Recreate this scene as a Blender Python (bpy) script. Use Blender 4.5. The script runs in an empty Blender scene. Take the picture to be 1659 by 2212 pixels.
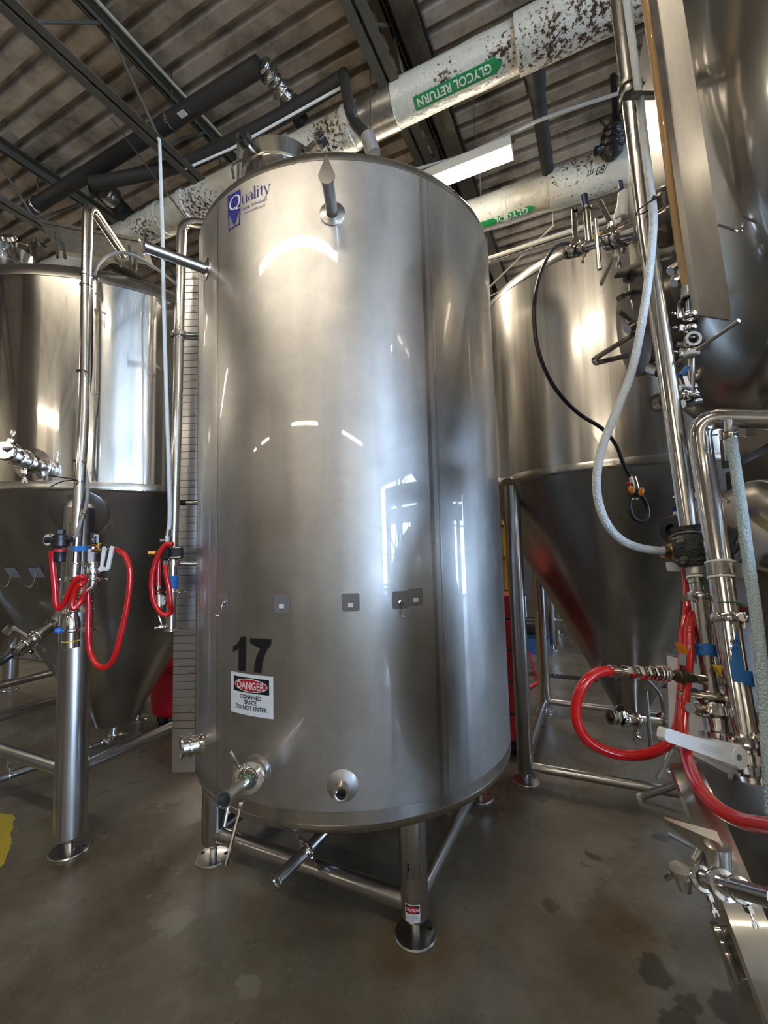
import bpy, bmesh, math, random
from mathutils import Vector, Matrix
S = bpy.context.scene
COL = S.collection
random.seed(7)
PI = math.pi
# ------------------------------------------------------------ camera
FPX, PITCH, ROLL, CX, CY = 951.1, 0.0777, -0.0266, 829.5, 1106.0
CAMH = 1.5
F_ = Vector((0, math.cos(PITCH), math.sin(PITCH)))
_U0 = Vector((0, -math.sin(PITCH), math.cos(PITCH)))
_R0 = Vector((1, 0, 0))
R_ = math.cos(ROLL)*_R0 + math.sin(ROLL)*_U0
U_ = math.cos(ROLL)*_U0 - math.sin(ROLL)*_R0
cam = bpy.data.objects.new('camera', bpy.data.cameras.new('camera'))
COL.objects.link(cam)
cam.data.sensor_fit = 'VERTICAL'
cam.data.sensor_height = 24.0
cam.data.lens = FPX/2212*24.0
cam.data.clip_start = 0.05
cam.data.clip_end = 200
cam.matrix_world = Matrix(((R_.x, U_.x, -F_.x, 0), (R_.y, U_.y, -F_.y, 0), (R_.z, U_.z, -F_.z, CAMH), (0, 0, 0, 1)))
S.camera = cam
# ------------------------------------------------------------ view, world
S.view_settings.view_transform = 'Standard'
S.view_settings.look = 'None'
S.view_settings.gamma = 1
S.view_settings.use_curve_mapping = False
S.view_settings.exposure = 0.98
S.cycles.max_bounces = 7; S.cycles.diffuse_bounces = 4; S.cycles.glossy_bounces = 6; S.cycles.transmission_bounces = 4
S.cycles.adaptive_threshold = 0.02
W = bpy.data.worlds.new('world'); S.world = W; W.use_nodes = True
W.node_tree.nodes['Background'].inputs[0].default_value = (0.55, 0.68, 1.0, 1)
W.node_tree.nodes['Background'].inputs[1].default_value = 0.35
LAMP = 34.0          # strip light emission
DAY = 13.0            # daylight in the doors behind the camera
# ------------------------------------------------------------ geometry of the place
UX = Vector((-0.905, 0.425, 0)).normalized()     # building grid: along the roof ribs
VX = Vector((UX.y, -UX.x, 0))                    # along the joists
ZX = Vector((0, 0, 1))
CAM = Vector((0, 0, CAMH))
def ray(px, py):
    return (F_*FPX + R_*(px-CX) - U_*(py-CY)).normalized()
def P(px, py, Y):
    d = ray(px, py); return CAM + d*(Y/d.y)
def PZ(px, py, z=0.0):
    d = ray(px, py); return CAM + d*((z-CAMH)/d.z)
def PV(px, py, v):
    d = ray(px, py); return CAM + d*(v/d.dot(VX))
def PU(px, py, u):
    d = ray(px, py); return CAM + d*(u/d.dot(UX))
def G(u, v, z=0.0):
    return UX*u + VX*v + ZX*z
def PC(px, py, C, R, off=0.0):
    d = ray(px, py); a = d.x**2+d.y**2; b = -2*(d.x*C[0]+d.y*C[1]); c = C[0]**2+C[1]**2-R*R
    t = (-b-math.sqrt(max(0, b*b-4*a*c)))/(2*a); q = CAM+d*t
    n = Vector((q.x-C[0], q.y-C[1], 0)).normalized()
    return q+n*off
def arr(*pts): return [P(*p) for p in pts]
# ------------------------------------------------------------ mesh helpers
def perp(a):
    a = a.normalized(); t = Vector((0, 0, 1)) if abs(a.z) < 0.9 else Vector((1, 0, 0))
    x = t.cross(a).normalized(); return x, a.cross(x).normalized()
def fillet(pts, r, n=6):
    pts = [Vector(p) for p in pts]; out = [pts[0]]
    for i in range(1, len(pts)-1):
        a, b, c = pts[i-1], pts[i], pts[i+1]
        d1, d2 = (a-b), (c-b); rr = min(r, d1.length*.49, d2.length*.49)
        p1, p2 = b+d1.normalized()*rr, b+d2.normalized()*rr
        for k in range(n+1):
            t = k/n; out.append(p1*(1-t)**2+b*2*t*(1-t)+p2*t*t)
    out.append(pts[-1]); return out
def spline(pts, n=7):
    p = [Vector(q) for q in pts]; p = [2*p[0]-p[1]]+p+[2*p[-1]-p[-2]]; out = []
    for i in range(1, len(p)-2):
        for k in range(n):
            t = k/n
            out.append(.5*((2*p[i])+(-p[i-1]+p[i+1])*t+(2*p[i-1]-5*p[i]+4*p[i+1]-p[i+2])*t*t+(-p[i-1]+3*p[i]-3*p[i+1]+p[i+2])*t**3))
    out.append(p[-2]); return out
class MB:
    def __init__(s): s.b = bmesh.new()
    def ring(s, c, x, y, r, n): return [s.b.verts.new(c+x*(r*math.cos(2*PI*k/n))+y*(r*math.sin(2*PI*k/n))) for k in range(n)]
    def bridge(s, A, B):
        n = len(A)
        for k in range(n):
            try: s.b.faces.new((A[k], A[(k+1) % n], B[(k+1) % n], B[k]))
            except ValueError: pass
    def tube(s, pts, r, n=14, caps=True, hollow=0.0):
        pts = [Vector(p) for p in pts]; rs = r if isinstance(r, (list, tuple)) else [r]*len(pts)
        t0 = (pts[1]-pts[0]).normalized(); x, y = perp(t0); prev = None; first = None
        for i, p in enumerate(pts):
            t = (pts[min(i+1, len(pts)-1)]-pts[max(i-1, 0)]).normalized()
            q = t0.rotation_difference(t); x = (q@x).normalized(); y = t.cross(x).normalized(); x = y.cross(t); t0 = t
            k = s.ring(p, x, y, rs[i], n)
            if prev: s.bridge(prev, k)
            else: first = (k, p, x, y, t, rs[i])
            prev = k; last = (k, p, x, y, t, rs[i])
        if hollow:
            for e, sg in ((first, 1), (last, -1)):
                k2 = s.ring(e[1], e[2], e[3], e[5]*hollow, n); k3 = s.ring(e[1]+e[4]*sg*e[5]*1.5, e[2], e[3], e[5]*hollow, n)
                s.bridge(e[0], k2); s.bridge(k2, k3); s.b.faces.new(k3)
        elif caps:
            s.b.faces.new(first[0]); s.b.faces.new(last[0])
        return s
    def cyl(s, a, b, r, n=16, r2=None): return s.tube([a, b], [r, r if r2 is None else r2], n)
    def lathe(s, c, ax, prof, n=32, x=None):
        ax = Vector(ax).normalized(); c = Vector(c); X, Y = perp(ax); prev = None
        for r, h in prof:
            k = [s.b.verts.new(c+ax*h)] if r < 1e-6 else s.ring(c+ax*h, X, Y, r, n)
            if prev:
                if len(prev) == 1 and len(k) > 1:
                    for i in range(n): s.b.faces.new((prev[0], k[i], k[(i+1) % n]))
                elif len(k) == 1 and len(prev) > 1:
                    for i in range(n): s.b.faces.new((prev[i], prev[(i+1) % n], k[0]))
                elif len(k) > 1: s.bridge(prev, k)
            prev = k
        return s
    def hexa(s, v8):
        v = [s.b.verts.new(Vector(p)) for p in v8]
        for f in ((0, 1, 2, 3), (4, 5, 6, 7), (0, 1, 5, 4), (1, 2, 6, 5), (2, 3, 7, 6), (3, 0, 4, 7)): s.b.faces.new([v[i] for i in f])
        return s
    def box(s, c, a, b, d):   # half vectors
        c = Vector(c); a = Vector(a); b = Vector(b); d = Vector(d)
        return s.hexa([c-a-b-d, c+a-b-d, c+a+b-d, c-a+b-d, c-a-b+d, c+a-b+d, c+a+b+d, c-a+b+d])
    def bar(s, a, b, w, h, up=ZX):
        a = Vector(a); b = Vector(b); d = (b-a); x = d.cross(Vector(up))
        x = (x if x.length > 1e-6 else Vector((1, 0, 0))).normalized(); y = x.cross(d).normalized()
        return s.box((a+b)/2, d/2, x*(w/2), y*(h/2))
    def prism(s, pts, off):
        off = Vector(off); A = [s.b.verts.new(Vector(p)) for p in pts]; B = [s.b.verts.new(Vector(p)+off) for p in pts]
        s.b.faces.new(A); s.b.faces.new(B); s.bridge(A, B); return s
    def poly(s, pts): s.b.faces.new([s.b.verts.new(Vector(p)) for p in pts]); return s
    def sphere(s, c, r, n=14, sc=(1, 1, 1), ax=ZX):
        m = 8; return s.lathe(c, ax, [(r*sc[0]*math.sin(PI*k/m), -r*sc[2]*math.cos(PI*k/m)) for k in range(m+1)], n)
    def clusters(s):
        s.b.verts.index_update(); seen = set(); isl = []
        for v in s.b.verts:
            if v in seen: continue
            st = [v]; seen.add(v); comp = []
            while st:
                q = st.pop(); comp.append(q)
                for e in q.link_edges:
                    w = e.other_vert(q)
                    if w not in seen: seen.add(w); st.append(w)
            isl.append(comp)
        bb = [([min(v.co[i] for v in c)-.003 for i in range(3)], [max(v.co[i] for v in c)+.003 for i in range(3)], c) for c in isl]
        out = []
        while bb:
            cur = bb.pop(); grp = [cur[2]]; lo, hi = cur[0], cur[1]; ch = True; mem = [cur]
            while ch:
                ch = False
                for o in list(bb):
                    if any(all(o[0][i] <= q[1][i] and q[0][i] <= o[1][i] for i in range(3)) for q in mem):
                        bb.remove(o); mem.append(o); ch = True
            out.append([v for q in mem for v in q[2]])
        return out
    def build(s, name, mat, parent=None, label=None, sharp=0.6):
        if parent is not None and not any(k in name for k in NOSPLIT) and len(s.b.verts) < 6000:
            cl = s.clusters()
            if len(cl) > 1:
                cl.sort(key=len, reverse=True); first = None
                for c in cl[1:]:
                    cs = set(c); fs = {f for v in c for f in v.link_faces}; n = MB(); vm = {v: n.b.verts.new(v.co) for v in c}
                    for f in fs: n.b.faces.new([vm[v] for v in f.verts])
                    n._build(name, mat, parent, None, sharp)
                bmesh.ops.delete(s.b, geom=[v for c in cl[1:] for v in c], context='VERTS')
        return s._build(name, mat, parent, label, sharp)
    def _build(s, name, mat, parent=None, label=None, sharp=0.6):
        b = s.b
        bmesh.ops.recalc_face_normals(b, faces=b.faces[:])
        for f in b.faces: f.smooth = True
        for e in b.edges:
            if len(e.link_faces) == 2 and e.calc_face_angle(0) > sharp: e.smooth = False
        o0 = ORG.get(parent.name, Vector()) if parent else Vector()
        if parent is None:
            zs = [v.co for v in b.verts]; mn = Vector([min(v[i] for v in zs) for i in range(3)]); mx = Vector([max(v[i] for v in zs) for i in range(3)])
            o0 = Vector(((mn.x+mx.x)/2, (mn.y+mx.y)/2, mn.z))
        bmesh.ops.translate(b, verts=b.verts[:], vec=-o0)
        me = bpy.data.meshes.new(name); b.to_mesh(me); b.free(); me.materials.append(mat)
        o = bpy.data.objects.new(name, me); COL.objects.link(o)
        if parent: o.parent = parent
        else: o.location = o0
        ORG[o.name] = o0
        if label: o['label'] = label
        return o
ORG = {}
NOSPLIT = ('lettering', 'marks', 'handwriting', 'print', 'decal', 'grate', 'chord', 'sign', 'heading', 'shell', 'pipe_jacket', 'initial', 'hose_print', 'door_frame')
def thing(name, label, cat, loc=(0, 0, 0), group=None):
    o = bpy.data.objects.new(name, None); COL.objects.link(o); o.location = loc; o.empty_display_size = .1
    ORG[o.name] = Vector(loc); o['label'] = label; o['category'] = cat
    if group: o['group'] = group
    return o
def tag(o, label, cat, group=None):
    o['label'] = label; o['category'] = cat
    if group: o['group'] = group
    return o
def struct(o): o['kind'] = 'structure'; return o
def text_bm(m, body, size, mp, off=0.0, sx=1.0, maxe=0.03, align='LEFT', shear=0.0):
    cu = bpy.data.curves.new('t', 'FONT'); cu.body = body; cu.size = size; cu.offset = off; cu.align_x = align; cu.shear = shear; cu.resolution_u = 3
    ob = bpy.data.objects.new('t', cu); COL.objects.link(ob)
    dg = bpy.context.evaluated_depsgraph_get(); me = bpy.data.meshes.new_from_object(ob.evaluated_get(dg))
    t = bmesh.new(); t.from_mesh(me); bpy.data.objects.remove(ob); bpy.data.curves.remove(cu); bpy.data.meshes.remove(me)
    subdiv(t, maxe); vm = {v: m.b.verts.new(mp(v.co.x*sx, v.co.y)) for v in t.verts}
    for f in t.faces:
        try: m.b.faces.new([vm[v] for v in f.verts])
        except ValueError: pass
    t.free(); return m
def subdiv(t, maxe):
    for _ in range(5):
        es = [e for e in t.edges if e.calc_length() > maxe]
        if not es: break
        bmesh.ops.subdivide_edges(t, edges=es, cuts=1)
        bmesh.ops.triangulate(t, faces=[f for f in t.faces if len(f.verts) > 4])
def shape_bm(m, pts, mp, maxe=0.03):
    t = bmesh.new(); f = t.faces.new([t.verts.new((x, y, 0)) for x, y in pts]); bmesh.ops.triangulate(t, faces=[f]); subdiv(t, maxe)
    vm = {v: m.b.verts.new(mp(v.co.x, v.co.y)) for v in t.verts}
    for f in t.faces: m.b.faces.new([vm[v] for v in f.verts])
    t.free(); return m
# ------------------------------------------------------------ materials
MATS = {}
def nodes(name):
    m = bpy.data.materials.new(name); m.use_nodes = True; nt = m.node_tree
    return m, nt, nt.nodes['Principled BSDF'], nt.nodes['Material Output']
def simple(name, col, rough=.5, metal=0.0, emit=0, trans=0, bump=0, bscale=60, coat=0):
    if name in MATS: return MATS[name]
    m, nt, b, o = nodes(name); b.inputs['Base Color'].default_value = (*col, 1); b.inputs['Roughness'].default_value = rough
    b.inputs['Metallic'].default_value = metal; b.inputs['Transmission Weight'].default_value = trans; b.inputs['Coat Weight'].default_value = coat
    tc = nt.nodes.new('ShaderNodeTexCoord'); n = nt.nodes.new('ShaderNodeTexNoise'); n.inputs['Scale'].default_value = bscale
    nt.links.new(tc.outputs['Object'], n.inputs['Vector'])
    if bump:
        bp = nt.nodes.new('ShaderNodeBump'); bp.inputs['Strength'].default_value = bump; bp.inputs['Distance'].default_value = .01
        nt.links.new(n.outputs['Fac'], bp.inputs['Height']); nt.links.new(bp.outputs[0], b.inputs['Normal'])
    else:
        mr = nt.nodes.new('ShaderNodeMapRange'); mr.inputs['To Min'].default_value = max(0, rough-.05); mr.inputs['To Max'].default_value = min(1, rough+.05)
        nt.links.new(n.outputs['Fac'], mr.inputs['Value']); nt.links.new(mr.outputs[0], b.inputs['Roughness'])
    if emit:
        b.inputs['Emission Color'].default_value = (*col, 1); b.inputs['Emission Strength'].default_value = emit
    MATS[name] = m; return m
def steel(name, col, r_sharp, r_broad, mixf, streak=(6, 6, .4), var=.12, aniso=0.0, dirt=0.0, bump=0.0, rvar=.22):
    if name in MATS: return MATS[name]
    m, nt, b, o = nodes(name); N = nt.nodes; L = nt.links
    tc = N.new('ShaderNodeTexCoord'); mp = N.new('ShaderNodeMapping'); mp.inputs['Scale'].default_value = streak
    L.new(tc.outputs['Object'], mp.inputs[0])
    n1 = N.new('ShaderNodeTexNoise'); n1.inputs['Scale'].default_value = 3; n1.inputs['Detail'].default_value = 6; L.new(mp.outputs[0], n1.inputs['Vector'])
    n2 = N.new('ShaderNodeTexNoise'); n2.inputs['Scale'].default_value = 2.2; n2.inputs['Detail'].default_value = 8; n2.inputs['Roughness'].default_value = .6
    L.new(tc.outputs['Object'], n2.inputs['Vector'])
    cr = N.new('ShaderNodeMapRange'); cr.inputs['From Min'].default_value = .3; cr.inputs['From Max'].default_value = .7
    cr.inputs['To Min'].default_value = 1-var; cr.inputs['To Max'].default_value = 1+var*.4
    L.new(n1.outputs['Fac'], cr.inputs['Value'])
    mx = N.new('ShaderNodeMix'); mx.data_type = 'RGBA'; mx.blend_type = 'MULTIPLY'; mx.inputs[0].default_value = 1
    mx.inputs[6].default_value = (*col, 1); L.new(cr.outputs[0], mx.inputs[7])
    if dirt:
        n3 = N.new('ShaderNodeTexNoise'); n3.inputs['Scale'].default_value = 9; n3.inputs['Detail'].default_value = 9; n3.inputs['Roughness'].default_value = .7; n3.inputs['Distortion'].default_value = .6
        L.new(tc.outputs['Object'], n3.inputs['Vector'])
        c3 = N.new('ShaderNodeMapRange'); c3.inputs['From Min'].default_value = .35; c3.inputs['From Max'].default_value = .6; c3.inputs['To Min'].default_value = 1-dirt; c3.inputs['To Max'].default_value = 1.04
        L.new(n3.outputs['Fac'], c3.inputs['Value']); m3 = N.new('ShaderNodeMix'); m3.data_type = 'RGBA'; m3.blend_type = 'MULTIPLY'; m3.inputs[0].default_value = 1
        L.new(mx.outputs[2], m3.inputs[6]); L.new(c3.outputs[0], m3.inputs[7]); mx = m3
    b2 = N.new('ShaderNodeBsdfPrincipled'); ms = N.new('ShaderNodeMixShader'); ms.inputs[0].default_value = mixf
    for q, r in ((b, r_sharp), (b2, r_broad)):
        q.inputs['Metallic'].default_value = 1; L.new(mx.outputs[2], q.inputs['Base Color'])
        rr = N.new('ShaderNodeMapRange'); rr.inputs['From Min'].default_value = .3; rr.inputs['From Max'].default_value = .7
        rr.inputs['To Min'].default_value = r*(1-rvar); rr.inputs['To Max'].default_value = r*(1+rvar)
        L.new(n2.outputs['Fac'], rr.inputs['Value']); L.new(rr.outputs[0], q.inputs['Roughness'])
        if aniso:
            q.inputs['Anisotropic'].default_value = aniso; q.inputs['Anisotropic Rotation'].default_value = .25
            tg = N.new('ShaderNodeTangent'); tg.direction_type = 'RADIAL'; tg.axis = 'Z'; L.new(tg.outputs[0], q.inputs['Tangent'])
        if bump:
            bp = N.new('ShaderNodeBump'); bp.inputs['Strength'].default_value = bump; bp.inputs['Distance'].default_value = .01
            L.new(n2.outputs['Fac'], bp.inputs['Height']); L.new(bp.outputs[0], q.inputs['Normal'])
    L.new(b.outputs[0], ms.inputs[1]); L.new(b2.outputs[0], ms.inputs[2]); L.new(ms.outputs[0], o.inputs[0])
    MATS[name] = m; return m
M_TANK = steel('brushed_tank_steel', (.54, .53, .515), .028, .42, .90, streak=(5, 5, .4), var=.07, dirt=.07)
M_BAND = steel('ground_weld_band_steel', (.50, .48, .45), .2, .30, .8, var=.1)
M_POL = steel('polished_shell_steel', (.64, .62, .58), .06, .22, .4, streak=(9, 9, .15), var=.10, aniso=.8, rvar=.05)
M_SAT = steel('satin_shell_steel', (.60, .57, .52), .14, .34, .65, streak=(9, 9, .12), var=.22, aniso=.5)
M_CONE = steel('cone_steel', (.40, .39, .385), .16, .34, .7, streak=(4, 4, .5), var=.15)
M_HEAD = steel('horizontal_tank_head_steel', (.50, .475, .44), .10, .30, .6, streak=(1.5, 1.5, 1.5), var=.08, rvar=.06)
M_PIPE = steel('pipe_steel', (.60, .57, .53), .10, .26, .35, var=.05)
M_FIT = steel('polished_fitting_steel', (.66, .63, .60), .07, .2, .3, var=.05)
M_LEG = steel('leg_steel', (.52, .51, .50), .14, .32, .65, var=.08)
M_DARKST = steel('dull_dark_steel', (.22, .20, .18), .2, .4, .7, var=.2)
M_GAL = steel('galvanised_steel', (.35, .34, .31), .25, .45, .7, streak=(12, 12, 12), var=.25)
M_STRIP = steel('level_scale_plate_steel', (.50, .50, .51), .18, .34, .75, var=.08)
M_BLACK = simple('black_plastic', (.012, .012, .014), .35)
M_RUB = simple('black_foam_rubber', (.03, .03, .032), .55, bump=.6, bscale=160)
M_INS = simple('dark_foam_insulation', (.02, .019, .017), .6, bump=.25, bscale=90)
M_RED = simple('red_hose_rubber', (.52, .006, .008), .22, coat=.4)
M_REDB = simple('red_bin_plastic', (.5, .01, .02), .4)
M_BLUET = simple('blue_painters_tape', (.01, .13, .42), .6)
M_BLUEP = simple('blue_plastic', (.02, .16, .55), .35)
M_WHITE = simple('white_plastic', (.72, .74, .76), .35)
M_HOSE = simple('milky_braided_hose', (.62, .68, .72), .3, bump=.5, bscale=240)
M_HOSEC = simple('clear_braided_hose', (.50, .62, .66), .28, bump=.9, bscale=300)
M_AMBER = simple('amber_beer_tube', (.50, .30, .13), .25, coat=.6)
M_GREYH = simple('grey_braided_hose', (.30, .30, .30), .4, metal=.5, bump=.5, bscale=300)
M_BRASS = simple('aged_brass', (.45, .28, .12), .35, metal=1)
M_YEL = simple('yellow_vinyl', (.75, .48, .02), .4)
M_ORA = simple('orange_vinyl', (.85, .28, .02), .4)
M_GREEN = simple('green_label_vinyl', (.01, .22, .06), .4)
M_LTXT = simple('white_lettering', (.62, .68, .62), .5)
M_NAVY = simple('navy_blue_decal', (.012, .015, .20), .45)
M_INK = simple('black_decal', (.006, .006, .007), .5)
M_SIGN = simple('white_sign_vinyl', (.66, .70, .74), .45)
M_SRED = simple('red_sign_vinyl', (.45, .015, .02), .45)
M_PAPER = simple('white_paper', (.55, .54, .56), .5)
M_CASE = simple('dark_hollow', (.01, .01, .01), .6)
M_LAMP = simple('lamp_diffuser', (1.0, .88, .70), .4, emit=LAMP)
M_LHOUS = simple('lamp_housing_enamel', (.5, .48, .42), .5)
M_GFACE = simple('gauge_face', (.6, .6, .58), .4)
M_GRN = simple('green_zip_tie', (.01, .2, .08), .4)
M_WEB = simple('pale_cord', (.45, .42, .36), .7)
def pipe_wrap():
    m, nt, b, o = nodes('white_pipe_jacket'); N = nt.nodes; L = nt.links
    tc = N.new('ShaderNodeTexCoord')
    n1 = N.new('ShaderNodeTexNoise'); n1.inputs['Scale'].default_value = 5; n1.inputs['Detail'].default_value = 9; n1.inputs['Roughness'].default_value = .72
    L.new(tc.outputs['Object'], n1.inputs['Vector'])
    r1 = N.new('ShaderNodeValToRGB'); r1.color_ramp.elements[0].position = .63; r1.color_ramp.elements[1].position = .68
    r1.color_ramp.elements[0].color = (0, 0, 0, 1); r1.color_ramp.elements[1].color = (1, 1, 1, 1)
    geo = N.new('ShaderNodeNewGeometry'); acc = None
    for (px, py, z), rad in (((1190, 95, 4.3), .35), ((1300, 30, 4.3), .45), ((960, 165, 4.3), .16), ((1085, 120, 4.3), .18), ((705, 300, 4.3), .30), ((800, 275, 4.3), .2), ((430, 450, 4.3), .35), ((310, 500, 4.3), .3), ((1300, 440, 4.2), .3), ((1240, 350, 4.45), .35), ((1060, 470, 4.2), .1)):
        ds = N.new('ShaderNodeVectorMath'); ds.operation = 'DISTANCE'; L.new(geo.outputs['Position'], ds.inputs[0]); ds.inputs[1].default_value = PZ(px, py, z)
        mr = N.new('ShaderNodeMapRange'); mr.interpolation_type = 'SMOOTHSTEP'; mr.inputs['From Min'].default_value = 0; mr.inputs['From Max'].default_value = rad; mr.inputs['To Min'].default_value = .16; mr.inputs['To Max'].default_value = 0
        L.new(ds.outputs['Value'], mr.inputs['Value'])
        if acc is None: acc = mr.outputs[0]
        else:
            ma = N.new('ShaderNodeMath'); ma.operation = 'MAXIMUM'; L.new(acc, ma.inputs[0]); L.new(mr.outputs[0], ma.inputs[1]); acc = ma.outputs[0]
    ns = N.new('ShaderNodeTexNoise'); ns.inputs['Scale'].default_value = 42; ns.inputs['Detail'].default_value = 6; ns.inputs['Roughness'].default_value = .7; L.new(tc.outputs['Object'], ns.inputs['Vector'])
    m0 = N.new('ShaderNodeMath'); m0.operation = 'ADD'; L.new(ns.outputs['Fac'], m0.inputs[0]); L.new(acc, m0.inputs[1]); L.new(m0.outputs[0], r1.inputs[0])
    mx = N.new('ShaderNodeMix'); mx.data_type = 'RGBA'; mx.inputs[6].default_value = (.55, .54, .47, 1); mx.inputs[7].default_value = (.05, .025, .015, 1)
    L.new(r1.outputs[0], mx.inputs[0])
    n2 = N.new('ShaderNodeTexNoise'); n2.inputs['Scale'].default_value = 2.2; n2.inputs['Detail'].default_value = 4; L.new(tc.outputs['Object'], n2.inputs['Vector'])
    m2 = N.new('ShaderNodeMix'); m2.data_type = 'RGBA'; m2.blend_type = 'MULTIPLY'; m2.inputs[0].default_value = .7; L.new(mx.outputs[2], m2.inputs[6])
    r2 = N.new('ShaderNodeValToRGB'); r2.color_ramp.elements[0].position = .35; r2.color_ramp.elements[0].color = (.62, .5, .36, 1); r2.color_ramp.elements[1].position = .55
    L.new(n2.outputs['Fac'], r2.inputs[0]); L.new(r2.outputs[0], m2.inputs[7]); L.new(m2.outputs[2], b.inputs['Base Color'])
    b.inputs['Roughness'].default_value = .32
    n3 = N.new('ShaderNodeTexNoise'); n3.inputs['Scale'].default_value = 22; n3.inputs['Detail'].default_value = 3; L.new(tc.outputs['Object'], n3.inputs['Vector'])
    bp = N.new('ShaderNodeBump'); bp.inputs['Strength'].default_value = .5; bp.inputs['Distance'].default_value = .02; L.new(n3.outputs['Fac'], bp.inputs['Height']); L.new(bp.outputs[0], b.inputs['Normal'])
    return m
M_WRAP = pipe_wrap()
M_ALU = simple('aluminium_foil_wrap', (.35, .34, .32), .3, metal=1, bump=1.0, bscale=45)
def deck_mat():
    m, nt, b, o = nodes('painted_metal_deck'); N = nt.nodes; L = nt.links
    tc = N.new('ShaderNodeTexCoord'); n1 = N.new('ShaderNodeTexNoise'); n1.inputs['Scale'].default_value = 2.5; n1.inputs['Detail'].default_value = 8; n1.inputs['Roughness'].default_value = .65
    L.new(tc.outputs['Object'], n1.inputs['Vector'])
    r = N.new('ShaderNodeValToRGB'); e = r.color_ramp.elements
    e[0].position = .3; e[0].color = (.12, .09, .065, 1); e[1].position = .62; e[1].color = (.60, .52, .42, 1)
    x = e.new(.5); x.color = (.44, .37, .29, 1)
    L.new(n1.outputs['Fac'], r.inputs[0]); L.new(r.outputs[0], b.inputs['Base Color']); b.inputs['Roughness'].default_value = .42
    b.inputs['Metallic'].default_value = .35
    return m
M_DECK = deck_mat()
M_JOIST = simple('grey_primer_steel', (.085, .08, .063), .5, metal=.2, bump=.15, bscale=25)
def floor_mat():
    m, nt, b, o = nodes('stained_concrete'); N = nt.nodes; L = nt.links
    tc = N.new('ShaderNodeTexCoord')
    def noise(sc, det, ro=.6):
        n = N.new('ShaderNodeTexNoise'); n.inputs['Scale'].default_value = sc; n.inputs['Detail'].default_value = det; n.inputs['Roughness'].default_value = ro
        L.new(tc.outputs['Object'], n.inputs['Vector']); return n
    a = noise(1.3, 8); r = N.new('ShaderNodeValToRGB'); e = r.color_ramp.elements
    e[0].position = .32; e[0].color = (.122, .104, .077, 1); e[1].position = .68; e[1].color = (.20, .185, .155, 1)
    L.new(a.outputs['Fac'], r.inputs[0])
    c = noise(4.5, 10, .7); r2 = N.new('ShaderNodeValToRGB'); e = r2.color_ramp.elements
    e[0].position = .35; e[0].color = (.62, .58, .50, 1); e[1].position = .6; e[1].color = (1.12, 1.1, 1.08, 1)
    L.new(c.outputs['Fac'], r2.inputs[0])
    m1 = N.new('ShaderNodeMix'); m1.data_type = 'RGBA'; m1.blend_type = 'MULTIPLY'; m1.inputs[0].default_value = .7
    L.new(r.outputs[0], m1.inputs[6]); L.new(r2.outputs[0], m1.inputs[7])
    cur = m1.outputs[2]
    f = noise(160, 2); r4 = N.new('ShaderNodeMapRange'); r4.inputs['From Min'].default_value = .3; r4.inputs['From Max'].default_value = .7; r4.inputs['To Min'].default_value = .86; r4.inputs['To Max'].default_value = 1.1
    L.new(f.outputs['Fac'], r4.inputs['Value'])
    m4 = N.new('ShaderNodeMix'); m4.data_type = 'RGBA'; m4.blend_type = 'MULTIPLY'; m4.inputs[0].default_value = 1; L.new(cur, m4.inputs[6]); L.new(r4.outputs[0], m4.inputs[7]); cur = m4.outputs[2]
    geo = N.new('ShaderNodeNewGeometry')
    dn = noise(7, 4); dv = N.new('ShaderNodeVectorMath'); dv.operation = 'MULTIPLY_ADD'; L.new(dn.outputs['Color'], dv.inputs[0]); dv.inputs[1].default_value = (.16, .16, 0); dv.inputs[2].default_value = (-.08, -.08, 0)
    ad = N.new('ShaderNodeVectorMath'); L.new(geo.outputs['Position'], ad.inputs[0]); L.new(dv.outputs[0], ad.inputs[1])
    # individual spots: damp patches, rust, pale marks and wide tints, each at its own place
    spots = [((1415, 2098), .055, (.42, .43, .36)), ((1490, 2165), .04, (.45, .45, .38)), ((1600, 2195), .07, (.42, .42, .36)), ((1470, 2200), .045, (.45, .45, .38)),
             ((1432, 1812), .045, (.5, .5, .5)), ((1276, 1852), .03, (.5, .33, .2)), ((1185, 1958), .03, (.5, .47, .42)), ((1340, 2010), .16, (.8, .66, .44)), ((460, 1862), .17, (.78, .64, .46)),
             ((897, 2050), .2, (.80, .64, .45)), ((1300, 2120), .16, (.84, .74, .56)), ((530, 2130), .05, (1.35, 1.4, 1.4)), ((380, 1990), .07, (1.3, 1.35, 1.35)), ((150, 1860), .1, (.8, .72, .6)), ((300, 1900), .35, (.9, .86, .75)),
             ((650, 2120), .5, (.9, .88, .82)), ((200, 2110), .35, (.88, .85, .75)), ((1140, 1777), .015, (.35, .35, .3)), ((1160, 1780), .01, (.35, .35, .3)), ((700, 1950), .3, (.8, .78, .75)), ((1050, 1730), .35, (.86, .88, .9))]
    for (px, py), rad, col in spots:
        q = PZ(px, py, 0); ds = N.new('ShaderNodeVectorMath'); ds.operation = 'DISTANCE'; L.new(ad.outputs[0], ds.inputs[0]); ds.inputs[1].default_value = q
        mr = N.new('ShaderNodeMapRange'); mr.interpolation_type = 'SMOOTHSTEP'; mr.inputs['From Min'].default_value = rad*(.85 if rad < .1 else .3); mr.inputs['From Max'].default_value = rad*1.15; mr.inputs['To Min'].default_value = 1; mr.inputs['To Max'].default_value = 0
        L.new(ds.outputs['Value'], mr.inputs['Value'])
        mm = N.new('ShaderNodeMix'); mm.data_type = 'RGBA'; mm.blend_type = 'MULTIPLY'; L.new(mr.outputs[0], mm.inputs[0]); L.new(cur, mm.inputs[6]); mm.inputs[7].default_value = (*col, 1); cur = mm.outputs[2]
    L.new(cur, b.inputs['Base Color'])
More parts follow.
